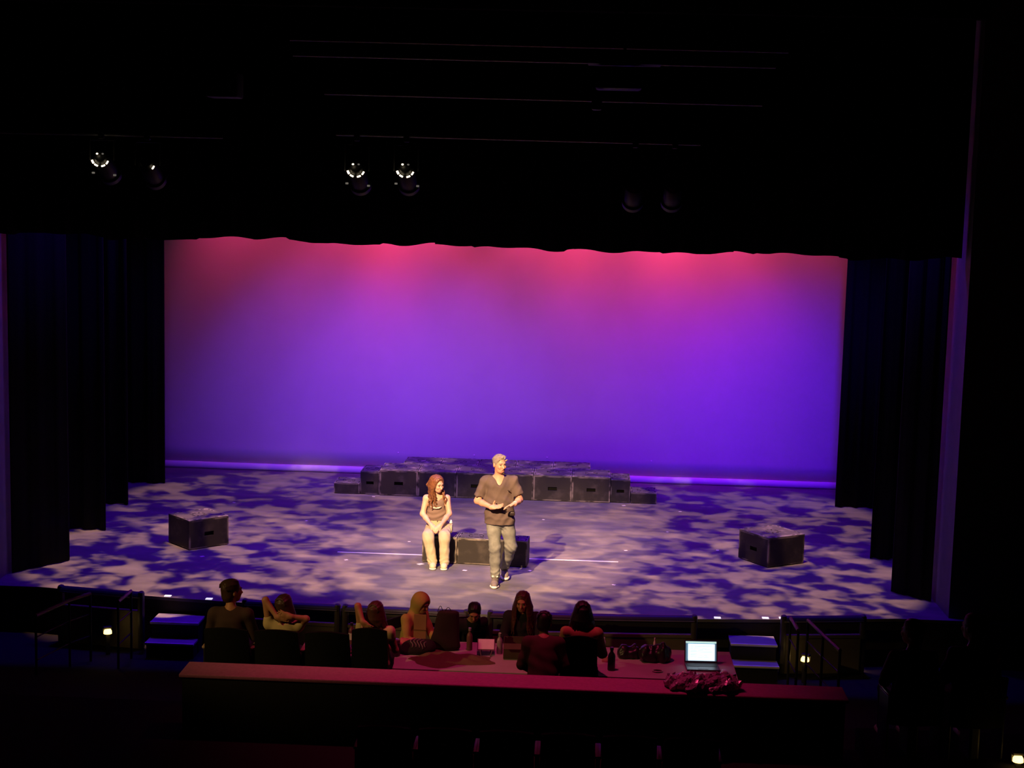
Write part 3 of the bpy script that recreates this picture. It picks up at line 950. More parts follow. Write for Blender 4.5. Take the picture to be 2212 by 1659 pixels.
def seated_girl():
    base = np.array((-.57, 2.45, 0.0))
    t = thing('person', 'person in tank top and cream trousers seated on the bench, hands clasped', 'person', tuple(base))
    hc = V3(-.563, 2.395, 1.165); R = head_frame((.66, -.75), .20, .05); hs = .94
    nb = V3(-.58, 2.49, 1.0)
    shL, shR = V3(-.730, 2.495, .935), V3(-.430, 2.495, .945)
    elL, elR = V3(-.772, 2.44, .715), V3(-.388, 2.43, .735)
    wrL, wrR = V3(-.628, 2.235, .600), V3(-.490, 2.235, .605)
    hpL, hpR = V3(-.655, 2.545, .475), V3(-.495, 2.545, .475)
    knL, knR = V3(-.660, 2.135, .465), V3(-.425, 2.13, .470)
    anL, anR = V3(-.592, 2.15, .09), V3(-.420, 2.15, .09)
    S = Sdf((-.84, 1.98, .02), (-.30, 2.68, 1.30), .006)
    add_head(S, hc, R, hs, True)
    S.cone(nb, hc + R @ V3(0, -.02, -.06), .047, .046, .03)
    S.cone(nb - V3(0, 0, .02), shL, .042, .042, .05); S.cone(nb - V3(0, 0, .02), shR, .042, .042, .05)
    S.cone((-.58, 2.50, .90), (-.575, 2.54, .70), .090, .085, .05, flat=((1, 0, 0), 1.4))
    S.cone((-.575, 2.54, .70), (-.575, 2.56, .50), .085, .095, .05, flat=((1, 0, 0), 1.4))
    for sh, el, wr in ((shL, elL, wrL), (shR, elR, wrR)):
        S.cone(sh, el, .046, .037, .03); S.cone(el, el + (wr - el) * .35, .037, .038, .03); S.cone(el + (wr - el) * .35, wr, .038, .026, .02)
    for hp, kn, an in ((hpL, knL, anL), (hpR, knR, anR)):
        S.cone(hp, kn, .078, .055, .03); S.cone(kn, an, .052, .036, .02)
    add_hand(S, wrL, (.55, -.45, -.45), (.5, .1, -.6), -1, .92, (.25, .3, .3), (.8, .4, .1), .03)
    add_hand(S, wrR, (-.50, -.47, -.48), (-.5, .1, -.6), 1, .92, (.25, .3, .3), (.8, .4, .1), .03)
    body = S.obj('body', M_skin_f, t, base)
    mb_ = mat('brow_brown', (.16, .08, .04), .8)
    add_face_parts(body, hc, R, hs, mb_, M_lip, base)
    # long wavy brown hair
    P = lambda x, y, z: hc + R @ (V3(x, y, z) * hs)
    H = Sdf((-.84, 2.2, .74), (-.36, 2.62, 1.36), .005)
    H.ell(P(0, -.020, .030), V3(.083, .104, .096) * hs, R, .01)
    H.ell(P(0, .105, -.05), V3(.066, .095, .118) * hs, R, .015, 'sub')
    H.ell(P(0, .03, -.16), V3(.08, .12, .10) * hs, R, .02, 'sub')
    rr = random.Random(4)
    for i in range(40):   # strands combed from the parting over the crown and down past the ears
        e = -1 if i % 2 else 1; v = .068 - .17 * (i // 2) / 19
        w = max(.2, 1 - ((v + .018) / .13) ** 2) ** .5
        j = rr.uniform(.96, 1.07)
        pts = [P(e * .090 * w * j * math.sin(a), v - .012 * a, .028 + .102 * w * j * math.cos(a)) for a in (.04, .4, .8, 1.2, 1.6)]
        pts.append(P(e * (.094 + .01 * rr.random()), min(v, .05) - .03, -.03 - .03 * rr.random()))
        H.chain(pts, [.006, .009 * j, .010 * j, .010, .011, .012], .002)
    right = np.array(R[:, 0], float)
    # the fall on the picture's left side, brought forward over the shoulder
    for i in range(26):
        u = i / 25
        root = P(-.050 - .040 * math.sin(u * 2.4), .055 - .15 * u, .075 - .10 * u * u)
        end = np.array((-.690 + .105 * rr.random() + .02 * (1 - u), 2.36 + .10 * u + rr.uniform(-.02, .02), .80 + .12 * rr.random() + .05 * u))
        mid = P(-.098, .03 - .10 * u, -.05)
        lock(H, root, mid, .004, 1, .017, .019, rr.random() * 6, right)
        lock(H, mid, end, .016, 2.2, .019, .007, rr.random() * 6, (1, 0, 0))
    # the thinner fall on the other side
    for i in range(12):
        u = i / 11
        root = P(.055 + .03 * math.sin(u * 2.4), .04 - .13 * u, .075 - .09 * u)
        mid = P(.088, .01 - .08 * u, -.06)
        end = np.array((-.470 + .05 * rr.random() - .01, 2.39 + .10 * u, .865 + .10 * rr.random()))
        lock(H, root, mid, .004, 1, .015, .015, rr.random() * 6, right)
        lock(H, mid, end, .012, 2.0, .015, .006, rr.random() * 6, (1, 0, 0))
    # the back
    for i in range(10):
        root = P(-.06 + .012 * i, -.10, .02)
        lock(H, root, np.array((-.66 + .016 * i, 2.585 - .01 * abs(i - 5), .80 + .05 * rr.random())), .012, 1.5, .024, .010, rr.random() * 6, (1, 0, 0))
    H.obj('hair', mat('hair_brown_wavy', (.17, .068, .028), .42, var=.75, scale=34), t, base)
    # tank top
    T = Sdf((-.82, 2.3, .55), (-.33, 2.70, 1.06), .006)
    T.cone((-.58, 2.495, .885), (-.575, 2.53, .70), .106, .104, .05, flat=((1, 0, 0), 1.36))
    T.cone((-.575, 2.53, .70), (-.575, 2.545, .60), .104, .116, .05, flat=((1, 0, 0), 1.38))
    T.cone((-.66, 2.485, .93), (-.655, 2.505, 1.0), .040, .030, .03); T.cone((-.50, 2.485, .93), (-.505, 2.505, 1.0), .040, .030, .03)
    T.cone((-.575, 2.33, .985), (-.58, 2.6, .99), .072, .072, .01, 'sub')
    for sh, el in ((shL, elL), (shR, elR)):
        T.cone(sh + V3(0, 0, .05), sh + (el - sh) * .6, .062, .060, .0, 'sub')
    T.wrinkle(lambda X, Y, Z: .006 * np.sin(75 * Z + 5 * np.sin(9 * X + 1)) * np.exp(-((Z - .69) / .07) ** 2))
    T.cut((.05, 0, -1), -.655)
    T.obj('tank_top', mat('grey_brown_jersey', (.22, .155, .125), .9, var=.12, scale=20, bump=.05), t, base)
    # pale wing-shaped print on the chest
    pr = MB()
    pts = [(-.655, 2.388, .835), (-.615, 2.380, .822), (-.575, 2.378, .815), (-.535, 2.380, .822), (-.50, 2.388, .838)]
    pr.tube([np.array(p) - base for p in pts], [.006, .013, .010, .013, .006], 6)
    obj('chest_print', pr, mat('print_cream', (.75, .60, .48), .8), t, smooth=True)
    # cream cargo trousers
    J = Sdf((-.80, 2.0, .03), (-.30, 2.70, .70), .006)
    J.cone((-.575, 2.565, .515), (-.575, 2.545, .63), .110, .104, .05, flat=((1, 0, 0), 1.38))
    J.chain([hpL, knL + V3(0, .02, 0), knL + (anL - knL) * .12, knL + (anL - knL) * .55, anL + V3(0, 0, -.01)], [.085, .080, .078, .068, .068], .025)
    J.chain([hpR, knR + V3(0, .02, 0), knR + (anR - knR) * .12, knR + (anR - knR) * .55, anR + V3(0, 0, -.01)], [.085, .080, .078, .068, .068], .025)
    J.cone((-.420, 2.50, .53), (-.405, 2.30, .50), .072, .055, .03)
    def folds(X, Y, Z):
        a = np.abs(np.sin(48 * X + 9 * Z + 2 * np.sin(13 * Z))) ** 3
        b = np.abs(np.sin(52 * Z + 2.5 * np.sin(21 * X) + 12 * X)) ** 3
        return -.005 * a * np.exp(-((Z - .30) / .14) ** 2) - .007 * b * np.exp(-((Z - .11) / .05) ** 2) - .005 * np.abs(np.sin(40 * Y + 24 * X)) ** 3 * np.exp(-((Z - .53) / .05) ** 2) + .001
    J.wrinkle(folds)
    J.cut((0, 0, -1), -.048)
    J.cut((0, -.15, 1), .665 - .15 * 2.5)
    mc = mat('cream_twill', (.50, .44, .29), .9, var=.12, scale=9, bump=.08)
    J.obj('trousers', mc, t, base)
    J2 = MB().cbox(np.array((-.350, 2.40, .525)) - base, (.03, .13, .11), .010, Matrix.Rotation(.1, 3, 'X'))
    obj('cargo_pocket', J2, mc, t, smooth='auto')
    obj('button', MB().lathe([(0, 0), (.008, .001), (.008, .004), (0, .005)], np.array((-.565, 2.395, .640)) - base, 10, Matrix.Rotation(PI / 2, 3, 'X')), mat('button_brass', (.4, .33, .2), .3, metal=.8), t)
    obj('hip_charm', MB().lathe([(0, -.028), (.020, -.018), (.024, 0), (.014, .012), (.018, .022), (0, .034)], np.array((-.362, 2.44, .610)) - base, 12), mat('charm_white', (.85, .83, .85), .4), t, smooth=True)
    ms = mat('shoe_cream', (.58, .52, .34), .8)
    for kx, an in ((-.572, anL), (-.417, anR)):
        heel = np.array((an[0] + .0, 2.22, 0)); toe = np.array((kx, 1.985, 0))
        U = Sdf(np.minimum(heel, toe) - .1, np.maximum(heel, toe) + (.1, .1, .2), .006)
        shoe(U, heel + (0, 0, .012), toe + (0, 0, .012), (an[0], 2.17, .09), .046)
        U.cut((0, 0, -1), -.014)
        U.obj('shoe', ms, t, base)
        K = Sdf(np.minimum(heel, toe) - .1, np.maximum(heel, toe) + (.1, .1, .1), .006)
        d = unit(toe - heel)
        K.cone(heel + d * .045 + (0, 0, .014), toe - d * .05 + (0, 0, .014), .046, .050, .02, flat=((0, 0, 1), .34))
        K.obj('shoe_sole', mat('sole_pale', (.82, .78, .60), .7), t, base)
seated_girl()

# ------------------------------------------------------------------ people in the house
M_hair_dark = mat('hair_dark_brown', (.045, .022, .014), .5, var=.5, scale=40)
M_hair_black = mat('hair_black', (.010, .008, .008), .5, var=.4, scale=40)
M_hair_red = mat('hair_auburn', (.065, .022, .014), .5, var=.5, scale=40)
M_pants = mat('dark_trousers', (.02, .02, .024), .9)
def house_person(label, x, y, zf, rz, s, top, skin, hair, style, face=(0, 1), tilt=0.0, lean=0.0, arms=None, sleeve=.5, pants=None, hood=None):
    t = thing('person', label, 'person', (x, y, zf), rz)
    hip = np.array((0, -.02, .50))
    ca, sa = math.cos(lean), math.sin(lean)
    def U(px, py, pz):     # upper body, bent forward at the hips
        d = np.array((px, py, pz)) - hip
        return (hip + np.array((d[0], d[1] * ca + d[2] * sa, -d[1] * sa + d[2] * ca))) * s
    def Lw(px, py, pz): return np.array((px, py, pz)) * s
    hc = U(0, .01, 1.185); R = head_frame(face, tilt + lean * .35)
    nb = U(0, -.04, 1.0)
    shs = [U(-.175, -.05, .955), U(.175, -.05, .955)]
    if arms is None: arms = [((-.24, .02, .70), (-.13, .28, .66), (.3, .9, -.1), (.2, 0, -1)), ((.24, .02, .70), (.13, .28, .66), (-.3, .9, -.1), (-.2, 0, -1))]
    pts = [hc]
    A = []
    for sh, (el, wr, f, n), sd in zip(shs, arms, (-1, 1)):
        e, w = U(*el), U(*wr); A.append((sh, e, w, f, n, sd)); pts += [e, w + unit(f) * .17 * s]
    pts += [Lw(-.2, .55, .0), Lw(.2, -.25, 0)]
    lo = np.min(pts, 0) - .14 * s; hi = np.max(pts, 0) + .16 * s; lo[2] = max(lo[2], 0.0)
    S = Sdf(lo, hi, .009)
    add_head(S, hc, R, s, True)
    S.cone(nb, hc + R @ V3(0, -.02, -.06) * s, .050 * s, .048 * s, .03)
    for sh, e, w, f, n, sd in A:
        S.cone(nb - (0, 0, .02 * s), sh, .045 * s, .045 * s, .05)
        S.cone(sh, e, .048 * s, .039 * s, .03); S.cone(e, w, .040 * s, .028 * s, .02)
        add_hand(S, w, f, n, sd, s, (.2, .25, .2))
    S.cone(U(0, -.03, .88), U(0, -.02, .56), .10 * s, .105 * s, .05, flat=((1, 0, 0), 1.4))
    for e in (-1, 1):
        S.cone(Lw(e * .09, 0, .5), Lw(e * .11, .40, .50), .075 * s, .055 * s, .03); S.cone(Lw(e * .11, .40, .5), Lw(e * .11, .42, .08), .052 * s, .036 * s, .02)
        S.cone(Lw(e * .11, .38, .045), Lw(e * .11, .56, .04), .040 * s, .036 * s, .02)
    body = S.obj('body', skin, t)
    add_face_parts(body, hc, R, s, hair, M_lip, np.zeros(3))
    P = lambda px, py, pz: hc + R @ (V3(px, py, pz) * s)
    if style != 'hood':
        H = Sdf(hc - np.array((.26, .26, .50)) * s, hc + .2 * s, .007)
        H.ell(P(0, -.02, .032), V3(.087, .107, .098) * s, R, .01)
        H.ell(P(0, .105, -.04), V3(.072, .095, .105) * s, R, .02, 'sub')
        if style == 'short':
            H.ell(P(0, -.055, -.045), V3(.078, .060, .08) * s, R, .03)
            H.ell(P(0, .06, -.15), V3(.12, .14, .11) * s, R, .02, 'sub')
        rr = random.Random(int(x * 100) + 5)
        for i in range(22):
            e = -1 if i % 2 else 1; v = .055 - .15 * (i // 2) / 10
            w = max(.2, 1 - ((v + .018) / .125) ** 2) ** .5
            H.chain([P(e * .088 * w * math.sin(a), v - .012 * a, .026 + .099 * w * math.cos(a)) for a in (.05, .5, 1.0, 1.5)], [.009 * s, .010 * s, .010 * s, .006 * s], .008)
        if style in ('long', 'bob'):
            L = .36 if style == 'long' else .14
            for i in range(30):
                a = -.5 * PI + (i / 29 - .5) * 2 * PI * (.78 if style == 'long' else .62)
                r = P(.080 * math.cos(a), -.02 + .097 * math.sin(a), .045)
                e = P(.10 * math.cos(a) * 1.15, -.02 + .10 * math.sin(a), -.08)
                q = e + np.array((0, 0, -L * s * rr.uniform(.8, 1.1))) + R[:, 0] * .03 * math.cos(a)
                H.cone(r, e, .014 * s, .018 * s, .012)
                lock(H, e, q, .010, 1.4, .018 * s, .008 * s, rr.random() * 6, (1, 0, 0), n=8)
        H.obj('hair', hair, t)
    T = Sdf(lo, hi + .05, .009)
    T.cone(U(0, -.035, .88), U(0, -.02, .54), .118 * s, .124 * s, .05, flat=((1, 0, 0), 1.42))
    for sh, e, w, f, n, sd in A:
        T.cone(nb - (0, 0, .035 * s), sh, .060 * s, .062 * s, .06)
        if sleeve > .05:
            q = sh + (e - sh) * min(1, sleeve * 2)
            T.cone(sh, q, .064 * s, .058 * s, .03)
            if sleeve > .5: T.cone(e, e + (w - e) * (sleeve - .5) * 2, .056 * s, .044 * s, .02)
    T.cone(nb + (0, 0, .01 * s), nb + (0, 0, .2 * s), .058 * s, .06 * s, .01, 'sub')
    T.wrinkle(fabric_fn(.005, 24, 8, 20, x))
    if hood is not None:
        T.ell(P(0, -.025, .025), V3(.118, .135, .135) * s, R, .03)
        T.cone(P(0, -.07, -.05), nb - (0, 0, .02), .085 * s, .11 * s, .05)
        T.ell(P(0, .13, -.02), V3(.078, .11, .105) * s, R, .02, 'sub')
    T.obj('top', top, t)
    J = Sdf(Lw(-.26, -.2, .05), Lw(.26, .6, .68), .010)
    J.cone(Lw(0, -.02, .52), Lw(0, -.01, .56), .112 * s, .11 * s, .05, flat=((1, 0, 0), 1.4))
    for e in (-1, 1):
        J.cone(Lw(e * .09, 0, .5), Lw(e * .11, .40, .50), .085 * s, .070 * s, .03); J.cone(Lw(e * .11, .40, .5), Lw(e * .11, .42, .12), .068 * s, .055 * s, .02)
    J.obj('trousers', pants or M_pants, t)
    return t, U, s, R, hc

RX = lambda w: ((w, 0, 0))
M_t_brown = mat('brown_shirt', (.05, .028, .022), .9)
M_t_cream = mat('cream_top', (.55, .44, .24), .9)
M_t_tan = mat('tan_shirt', (.36, .20, .08), .9)
M_t_black = mat('black_top', (.012, .012, .014), .9)
M_t_yellow = mat('yellow_fleece', (.55, .40, .12), .95, bump=.1)
M_t_maroon = mat('maroon_top', (.07, .028, .026), .9)
ROWY, ROWZ = -3.06, -.24
house_person('person in dark brown shirt seated leftmost, head turned right', -2.28, ROWY, ROWZ, 0, 1.03, M_t_brown, M_skin_d, M_hair_dark, 'short', face=(.75, .66))
house_person('person in cream top leaning back with both elbows raised behind the head', -1.70, ROWY, ROWZ, 0, .92, M_t_cream, M_skin_d, M_hair_dark, 'bob', face=(.35, .94), tilt=-.1, sleeve=.12,
             arms=[((-.215, -.07, 1.25), (-.06, -.14, 1.07), (.9, -.2, -.1), (0, 1, 0)), ((.27, -.08, 1.045), (.10, -.16, 1.09), (-.9, -.1, .3), (0, 1, 0))])
house_person('person with only the left forearm raised, seated beside the small labelled bottle', -.70, ROWY, ROWZ, 0, .89, M_t_cream, M_skin_d, M_hair_red, 'bob', face=(.25, .97), sleeve=.12,
             arms=[((-.215, -.07, 1.26), (-.14, -.16, 1.09), (.75, -.2, -.5), (.2, 1, 0)), ((.24, .02, .70), (.13, .28, .66), (-.3, .9, -.1), (-.2, 0, -1))])
house_person('person in tan shirt seated right of the table centre, seen from behind', 1.53, ROWY, ROWZ, 0, .955, M_t_tan, M_skin_d, M_hair_black, 'bob', face=(-.1, 1))
house_person('person in maroon top hunched over the near side of the table', 1.13, -3.60, -.20, 0, .93, M_t_maroon, M_skin_d, M_hair_black, 'short', face=(.1, 1), tilt=.2, lean=.35, sleeve=1.0)
house_person('person in black top sitting upright across the table, facing the camera', .83, -1.42, -.53, PI, .93, M_t_black, M_skin_d, M_hair_red, 'long', face=(.15, 1), tilt=.15, lean=.16, sleeve=1.0,
             arms=[((-.24, .10, .72), (-.08, .33, .76), (.5, .8, .2), (.2, 0, -1)), ((.24, .10, .72), (.08, .33, .76), (-.5, .8, .2), (-.2, 0, -1))])
house_person('person in black top bending low beside the tall dark bag', .18, -1.30, -.55, PI + .35, .86, M_t_black, M_skin_d, M_hair_black, 'short', face=(.35, 1), tilt=.35, lean=.42, sleeve=1.0)
house_person('person wrapped in a yellow hooded fleece behind the table', -.52, -1.34, -.54, -2.2, .88, M_t_yellow, M_skin_d, M_hair_dark, 'hood', face=(0, 1), tilt=.2, lean=.30, sleeve=1.0, pants=M_t_yellow, hood=1,
             arms=[((-.22, .14, .74), (-.05, .36, .80), (.6, .7, .2), (.2, 0, -1)), ((.24, .10, .72), (.12, .34, .78), (-.2, .9, .2), (-.2, 0, -1))])
riser = struct(obj('floor_side_riser', MB().box((7.0, -6.45, -.12), (5.3, 5.1, .28)), M_carpet), 'raised floor of the right side seating')
house_person('dim silhouette of a person in the right side seats, nearer the aisle', 4.72, -4.55, .02, .1, 1.02, M_t_maroon, M_skin_d, M_hair_dark, 'short', face=(-.6, .8))
house_person('dim silhouette of a person at the far right edge of the side seats', 5.30, -4.55, .02, .1, 1.08, M_t_maroon, M_skin_d, M_hair_dark, 'short', face=(-.5, .85))

# ------------------------------------------------------------------ seats
M_seat = mat('seat_black_fabric', (.008, .009, .009), .95, spec=.1, scale=20)
M_arm = mat('armrest_pale_wood', (.42, .30, .20), .5)
M_plate = mat('seat_number_plate', (.75, .70, .72), .4)
def seat_back_mb(w, z0, z1, y0, lean=.12, bow=.05, th=.07):
    rows = []
    n = 10
    for j in range(9):
        v = j / 8; z = z0 + (z1 - z0) * v
        ring = []
        for i in range(n + 1):
            u = -1 + 2 * i / n
            zz = z - (.035 * u * u if v > .99 else .03 * u * u * v)
            ring.append((u * w / 2 * (1 - .06 * v), y0 - lean * v - bow * (1 - u * u), zz))
        for i in range(n, -1, -1):
            u = -1 + 2 * i / n
            zz = z - (.035 * u * u if v > .99 else .03 * u * u * v)
            ring.append((u * w / 2 * (1 - .06 * v), y0 - lean * v - bow * (1 - u * u) + th * (1 - .4 * v), zz))
        rows.append(ring)
    return MB().strip_solid(rows)
def theatre_seat(label, loc, rz=0.0, plate=False, arm=None):
    t = thing('theatre_seat', label, 'seat', loc, rz, 'black theatre seats')
    obj('backrest', seat_back_mb(.50, .34, .90, -.17), M_seat, t, smooth='auto')
    obj('cushion', MB().cbox((0, .03, .43), (.46, .44, .09), .03), M_seat, t, smooth='auto')
    obj('pedestal', MB().cbox((0, .0, .20), (.10, .30, .40), .02), M_post, t)
    for e in (-1, 1):
        p = obj('arm_panel', MB().cbox((e * .262, -.02, .32), (.022, .30, .60), .008), M_post, t)
        obj('armrest', MB().cbox((e * .262, -.03, .64), (.040, .34, .03), .010), arm or M_arm, p, smooth='auto')
    if plate:
        obj('number_plate', MB().cbox((0, -.355, .76), (.045, .006, .03), .003), M_plate, t)
    return t
for x, l in ((-2.28, 'black theatre seat of the leftmost person in brown'), (-1.735, 'black theatre seat of the person with raised elbows'), (-1.19, 'empty black theatre seat left of the table end')):
    theatre_seat(l, (x, ROWY, ROWZ))
def side_chair(label, loc):
    t = thing('upholstered_chair', label, 'chair', loc, 0, 'armless black chairs at the table')
    obj('backrest', seat_back_mb(.40, .30, .95, -.20, .08, .02, .05), M_seat, t, smooth='auto')
    obj('seat', MB().cbox((0, .03, .43), (.42, .42, .08), .02), M_seat, t, smooth='auto')
    for ex in (-1, 1):
        for ey in (-1, 1):
            obj('leg', MB().tube([(ex * .17, .03 + ey * .17, .40), (ex * .19, .03 + ey * .20, .0)], .013, 8), M_post, t, smooth='auto')
side_chair('armless black chair of the person by the labelled bottle', (-.735, ROWY, ROWZ))
side_chair('armless black chair of the person in tan', (1.51, ROWY, ROWZ))
t = thing('stool', 'low black stool under the hunched person in maroon', 'stool', (1.13, -3.60, -.20))
obj('seat', MB().lathe([(0, .38), (.17, .38), (.18, .41), (.17, .44), (0, .44)], (0, 0, 0), 20), M_seat, t, smooth='auto')
for k in range(4):
    a = PI / 4 + k * PI / 2
    obj('leg', MB().tube([(.12 * math.cos(a), .12 * math.sin(a), .38), (.16 * math.cos(a), .16 * math.sin(a), .0)], .012, 8), M_post, t, smooth='auto')
for x, y, l, rz in ((.83, -1.42, 'under the upright person facing the camera', PI), (.18, -1.28, 'under the small bending person', PI + .3), (-.52, -1.34, 'under the yellow-hooded person', -2.2)):
    t = thing('folding_chair', 'black folding chair %s' % l, 'chair', (x, y, -.545), rz, 'folding chairs behind the table')
    obj('seat', MB().cbox((0, .03, .40), (.40, .38, .03), .01), M_post, t)
    obj('backrest', MB().cbox((0, -.22, .70), (.38, .02, .14), .008), M_post, t)
    for e in (-1, 1):
        obj('leg', MB().tube([(e * .19, -.24, .78), (e * .19, .20, .0)], .011, 8), M_post, t, smooth='auto')
        obj('leg', MB().tube([(e * .17, .18, .40), (e * .17, -.20, .0)], .011, 8), M_post, t, smooth='auto')
M_arm_dim = mat('armrest_dark_varnish', (.30, .16, .14), .25)
for x, l in ((4.74, 'black side seat under the nearer dim silhouette'), (5.33, 'black side seat under the far right silhouette')):
    theatre_seat(l, (x, -4.55, .02), .1, arm=M_arm_dim)
rown = ['first', 'second', 'third', 'fourth', 'fifth', 'sixth']
for i in range(6):
    theatre_seat('dark theatre seat with a small pale plate, %s from the left in the nearest row' % rown[i], (-.2 + .54 * i, -5.95, -.2), plate=True, arm=M_post)

# ------------------------------------------------------------------ production table and what lies on it
M_tabletop = mat('table_laminate', (.42, .36, .38), .7, var=.2, scale=3)
TZ = .15
for k, (x0, x1, l) in enumerate(((-1.20, 1.02, 'long production table, left half with bags and bottles'), (1.03, 3.25, 'long production table, right half with the lit laptop'))):
    xm = (x0 + x1) / 2
    t = thing('production_table', l, 'table', (xm, -2.41, -.40), 0, 'production tables')
    obj('table_top', MB().cbox((0, 0, TZ + .40 - .0125), (x1 - x0, 1.08, .025), .005), M_tabletop, t)
    for ex in (-1, 1):
        for ey in (-1, 1):
            y = -2.41 + ey * .46; zf = -.6 + (-1 - y) * .4 / 2.3
            obj('leg', MB().tube([(ex * (x1 - x0 - .2) / 2, ey * .46, zf + .40), (ex * (x1 - x0 - .2) / 2, ey * .46, TZ + .39)], .018, 8), M_post, t, smooth='auto')
def onT(x, y): return (x, y, TZ)
# laptop with lit screen
def laptop():
    t = thing('laptop', 'open laptop with a glowing white document on its screen', 'laptop', onT(2.885, -2.50), .05)
    md = mat('laptop_dark', (.06, .06, .065), .4)
    obj('base', MB().cbox((0, -.02, .010), (.37, .25, .018), .004), md, t)
    kb = obj('keyboard', MB().box((0, .03, .0200), (.33, .115, .003)), mat('keyboard_black', (.025, .025, .03), .6), t)
    obj('touchpad', MB().box((0, -.09, .0198), (.11, .06, .002)), mat('touchpad_grey', (.10, .10, .11), .4), t)
    tilt = Matrix.Rotation(math.radians(-14), 3, 'X')
    def lid(p): return tilt @ Vector(p) + Vector((0, .108, .02))
    m = MB().cbox((0, 0, 0), (.37, .010, .25), .003, tilt); m.v = [tuple(Vector(v) + lid((0, .004, .125))) for v in m.v]
    sc = obj('screen_lid', m, md, t)
    def quad(x0, x1, z0, z1, y, mt, name, par):
        q = MB().add([lid((x0, y, z0)), lid((x1, y, z0)), lid((x1, y, z1)), lid((x0, y, z1)), lid((x0, y + .001, z0)), lid((x1, y + .001, z0)), lid((x1, y + .001, z1)), lid((x0, y + .001, z1))],
                     [(0, 1, 2, 3), (7, 6, 5, 4), (0, 4, 5, 1), (1, 5, 6, 2), (2, 6, 7, 3), (3, 7, 4, 0)])
        return obj(name, q, mt, par)
    quad(-.172, .172, .02, .238, -.003, mat('screen_blue_glow', (.1, .2, .3), .5, emit=(.16, .30, .42), estr=.45), 'display', sc)
    quad(-.145, .155, .022, .208, -.0042, mat('screen_page_glow', (.6, .7, .8), .5, emit=(.70, .88, 1.0), estr=.95), 'page', sc)
    quad(-.172, .172, .216, .236, -.0042, mat('screen_bar_glow', (.6, .8, .7), .5, emit=(.55, .85, .75), estr=.8), 'toolbar', sc)
    ln = MB(); rr = random.Random(3)
    ml = mat('screen_text_grey', (.3, .35, .4), .6, emit=(.35, .47, .58), estr=.7)
    for i, z in enumerate((.185, .172, .155, .143, .131, .119, .107, .095, .083, .068, .056)):
        x = -.12
        for k in range(4):
            w = rr.uniform(.02, .075)
            if x + w > .13: break
            if rr.random() < .75 or i == 0:
                a, b = x, (.125 if i in (0, 5) else x + w)
                ln.add([lid((a, -.0052, z)), lid((b, -.0052, z)), lid((b, -.0052, z + .0045)), lid((a, -.0052, z + .0045))], [(0, 1, 2, 3)])
            x += w + .014
    obj('text_lines', ln, ml, sc, recalc=False)
    l = bpy.data.lights.new('laptop_screen_light', 'AREA'); l.energy = .25; l.color = (.7, .9, 1); l.shape = 'RECTANGLE'; l.size = .3; l.size_y = .18
    o = bpy.data.objects.new('laptop_screen_light', l); COL.objects.link(o); o.parent = t
    o.location = lid((0, -.012, .125)); o.rotation_euler = (math.radians(90 - 14), 0, 0)
laptop()
m = MB().cbox((0, 0, .015), (.06, .10, .03), .013)
tag(obj('computer_mouse', m, mat('mouse_pale', (.6, .6, .62), .4), smooth='auto', loc=onT(3.12, -2.66)), 'small pale computer mouse at the right of the laptop', 'mouse')

def bottle(name, label, x, y, h, r, body, cap, lab=None, cat='bottle'):
    t = thing(name, label, cat, onT(x, y))
    obj('body', MB().lathe([(0, 0), (r * .95, .002), (r, .01), (r, h * .62), (r * .85, h * .70), (r * .42, h * .80), (r * .40, h * .90), (0, h * .90)], (0, 0, 0), 16), body, t, smooth='auto')
    obj('cap', MB().lathe([(0, h * .88), (r * .5, h * .88), (r * .5, h), (0, h)], (0, 0, 0), 12), cap, t, smooth='auto')
    if lab: obj('label_band', MB().lathe([(r * 1.02, h * .25), (r * 1.02, h * .55)], (0, 0, 0), 16), lab, t, smooth='auto')
M_pl = mat('clear_plastic', (.35, .32, .36), .2, spec=.6)
M_dk = mat('dark_plastic', (.015, .014, .016), .35)
M_wh = mat('white_plastic', (.7, .66, .70), .4)
bottle('water_bottle', 'small bottle with white label markings at the left end of the table', -1.10, -2.15, .26, .036, mat('bottle_maroon', (.16, .05, .08), .3), M_dk, M_wh)
bottle('water_bottle', 'clear water bottle standing left of the cardboard box', .61, -2.27, .24, .034, M_pl, M_pl)
bottle('water_bottle', 'brownish bottle right of the tall dark bag', .26, -2.18, .26, .034, mat('bottle_brown', (.16, .09, .08), .3), M_pl)
bottle('water_bottle', 'tall black bottle right of the tan-shirted person, near table edge', 1.87, -2.72, .26, .042, M_dk, M_dk)
bottle('glue_stick', 'slim white bottle at the back edge of the table right of the tan shirt', 1.80, -1.95, .14, .016, M_wh, M_wh, cat='bottle')
bottle('glue_stick', 'slim pale bottle at the back edge of the table left of the laptop', 2.38, -1.93, .15, .014, M_wh, M_wh, cat='bottle')
# dark jar
t = thing('jar', 'dark glass jar with a wide lid beside the striped scarf', 'jar', onT(-.56, -2.50))
obj('body', MB().lathe([(0, 0), (.062, .004), (.066, .02), (.066, .13), (.052, .15), (0, .15)], (0, 0, 0), 18), mat('jar_purple_black', (.03, .012, .03), .2), t, smooth='auto')
obj('lid', MB().lathe([(.056, .148), (.060, .15), (.060, .185), (.052, .19), (0, .19)], (0, 0, 0), 18), mat('jar_lid', (.10, .04, .09), .3), t, smooth='auto')

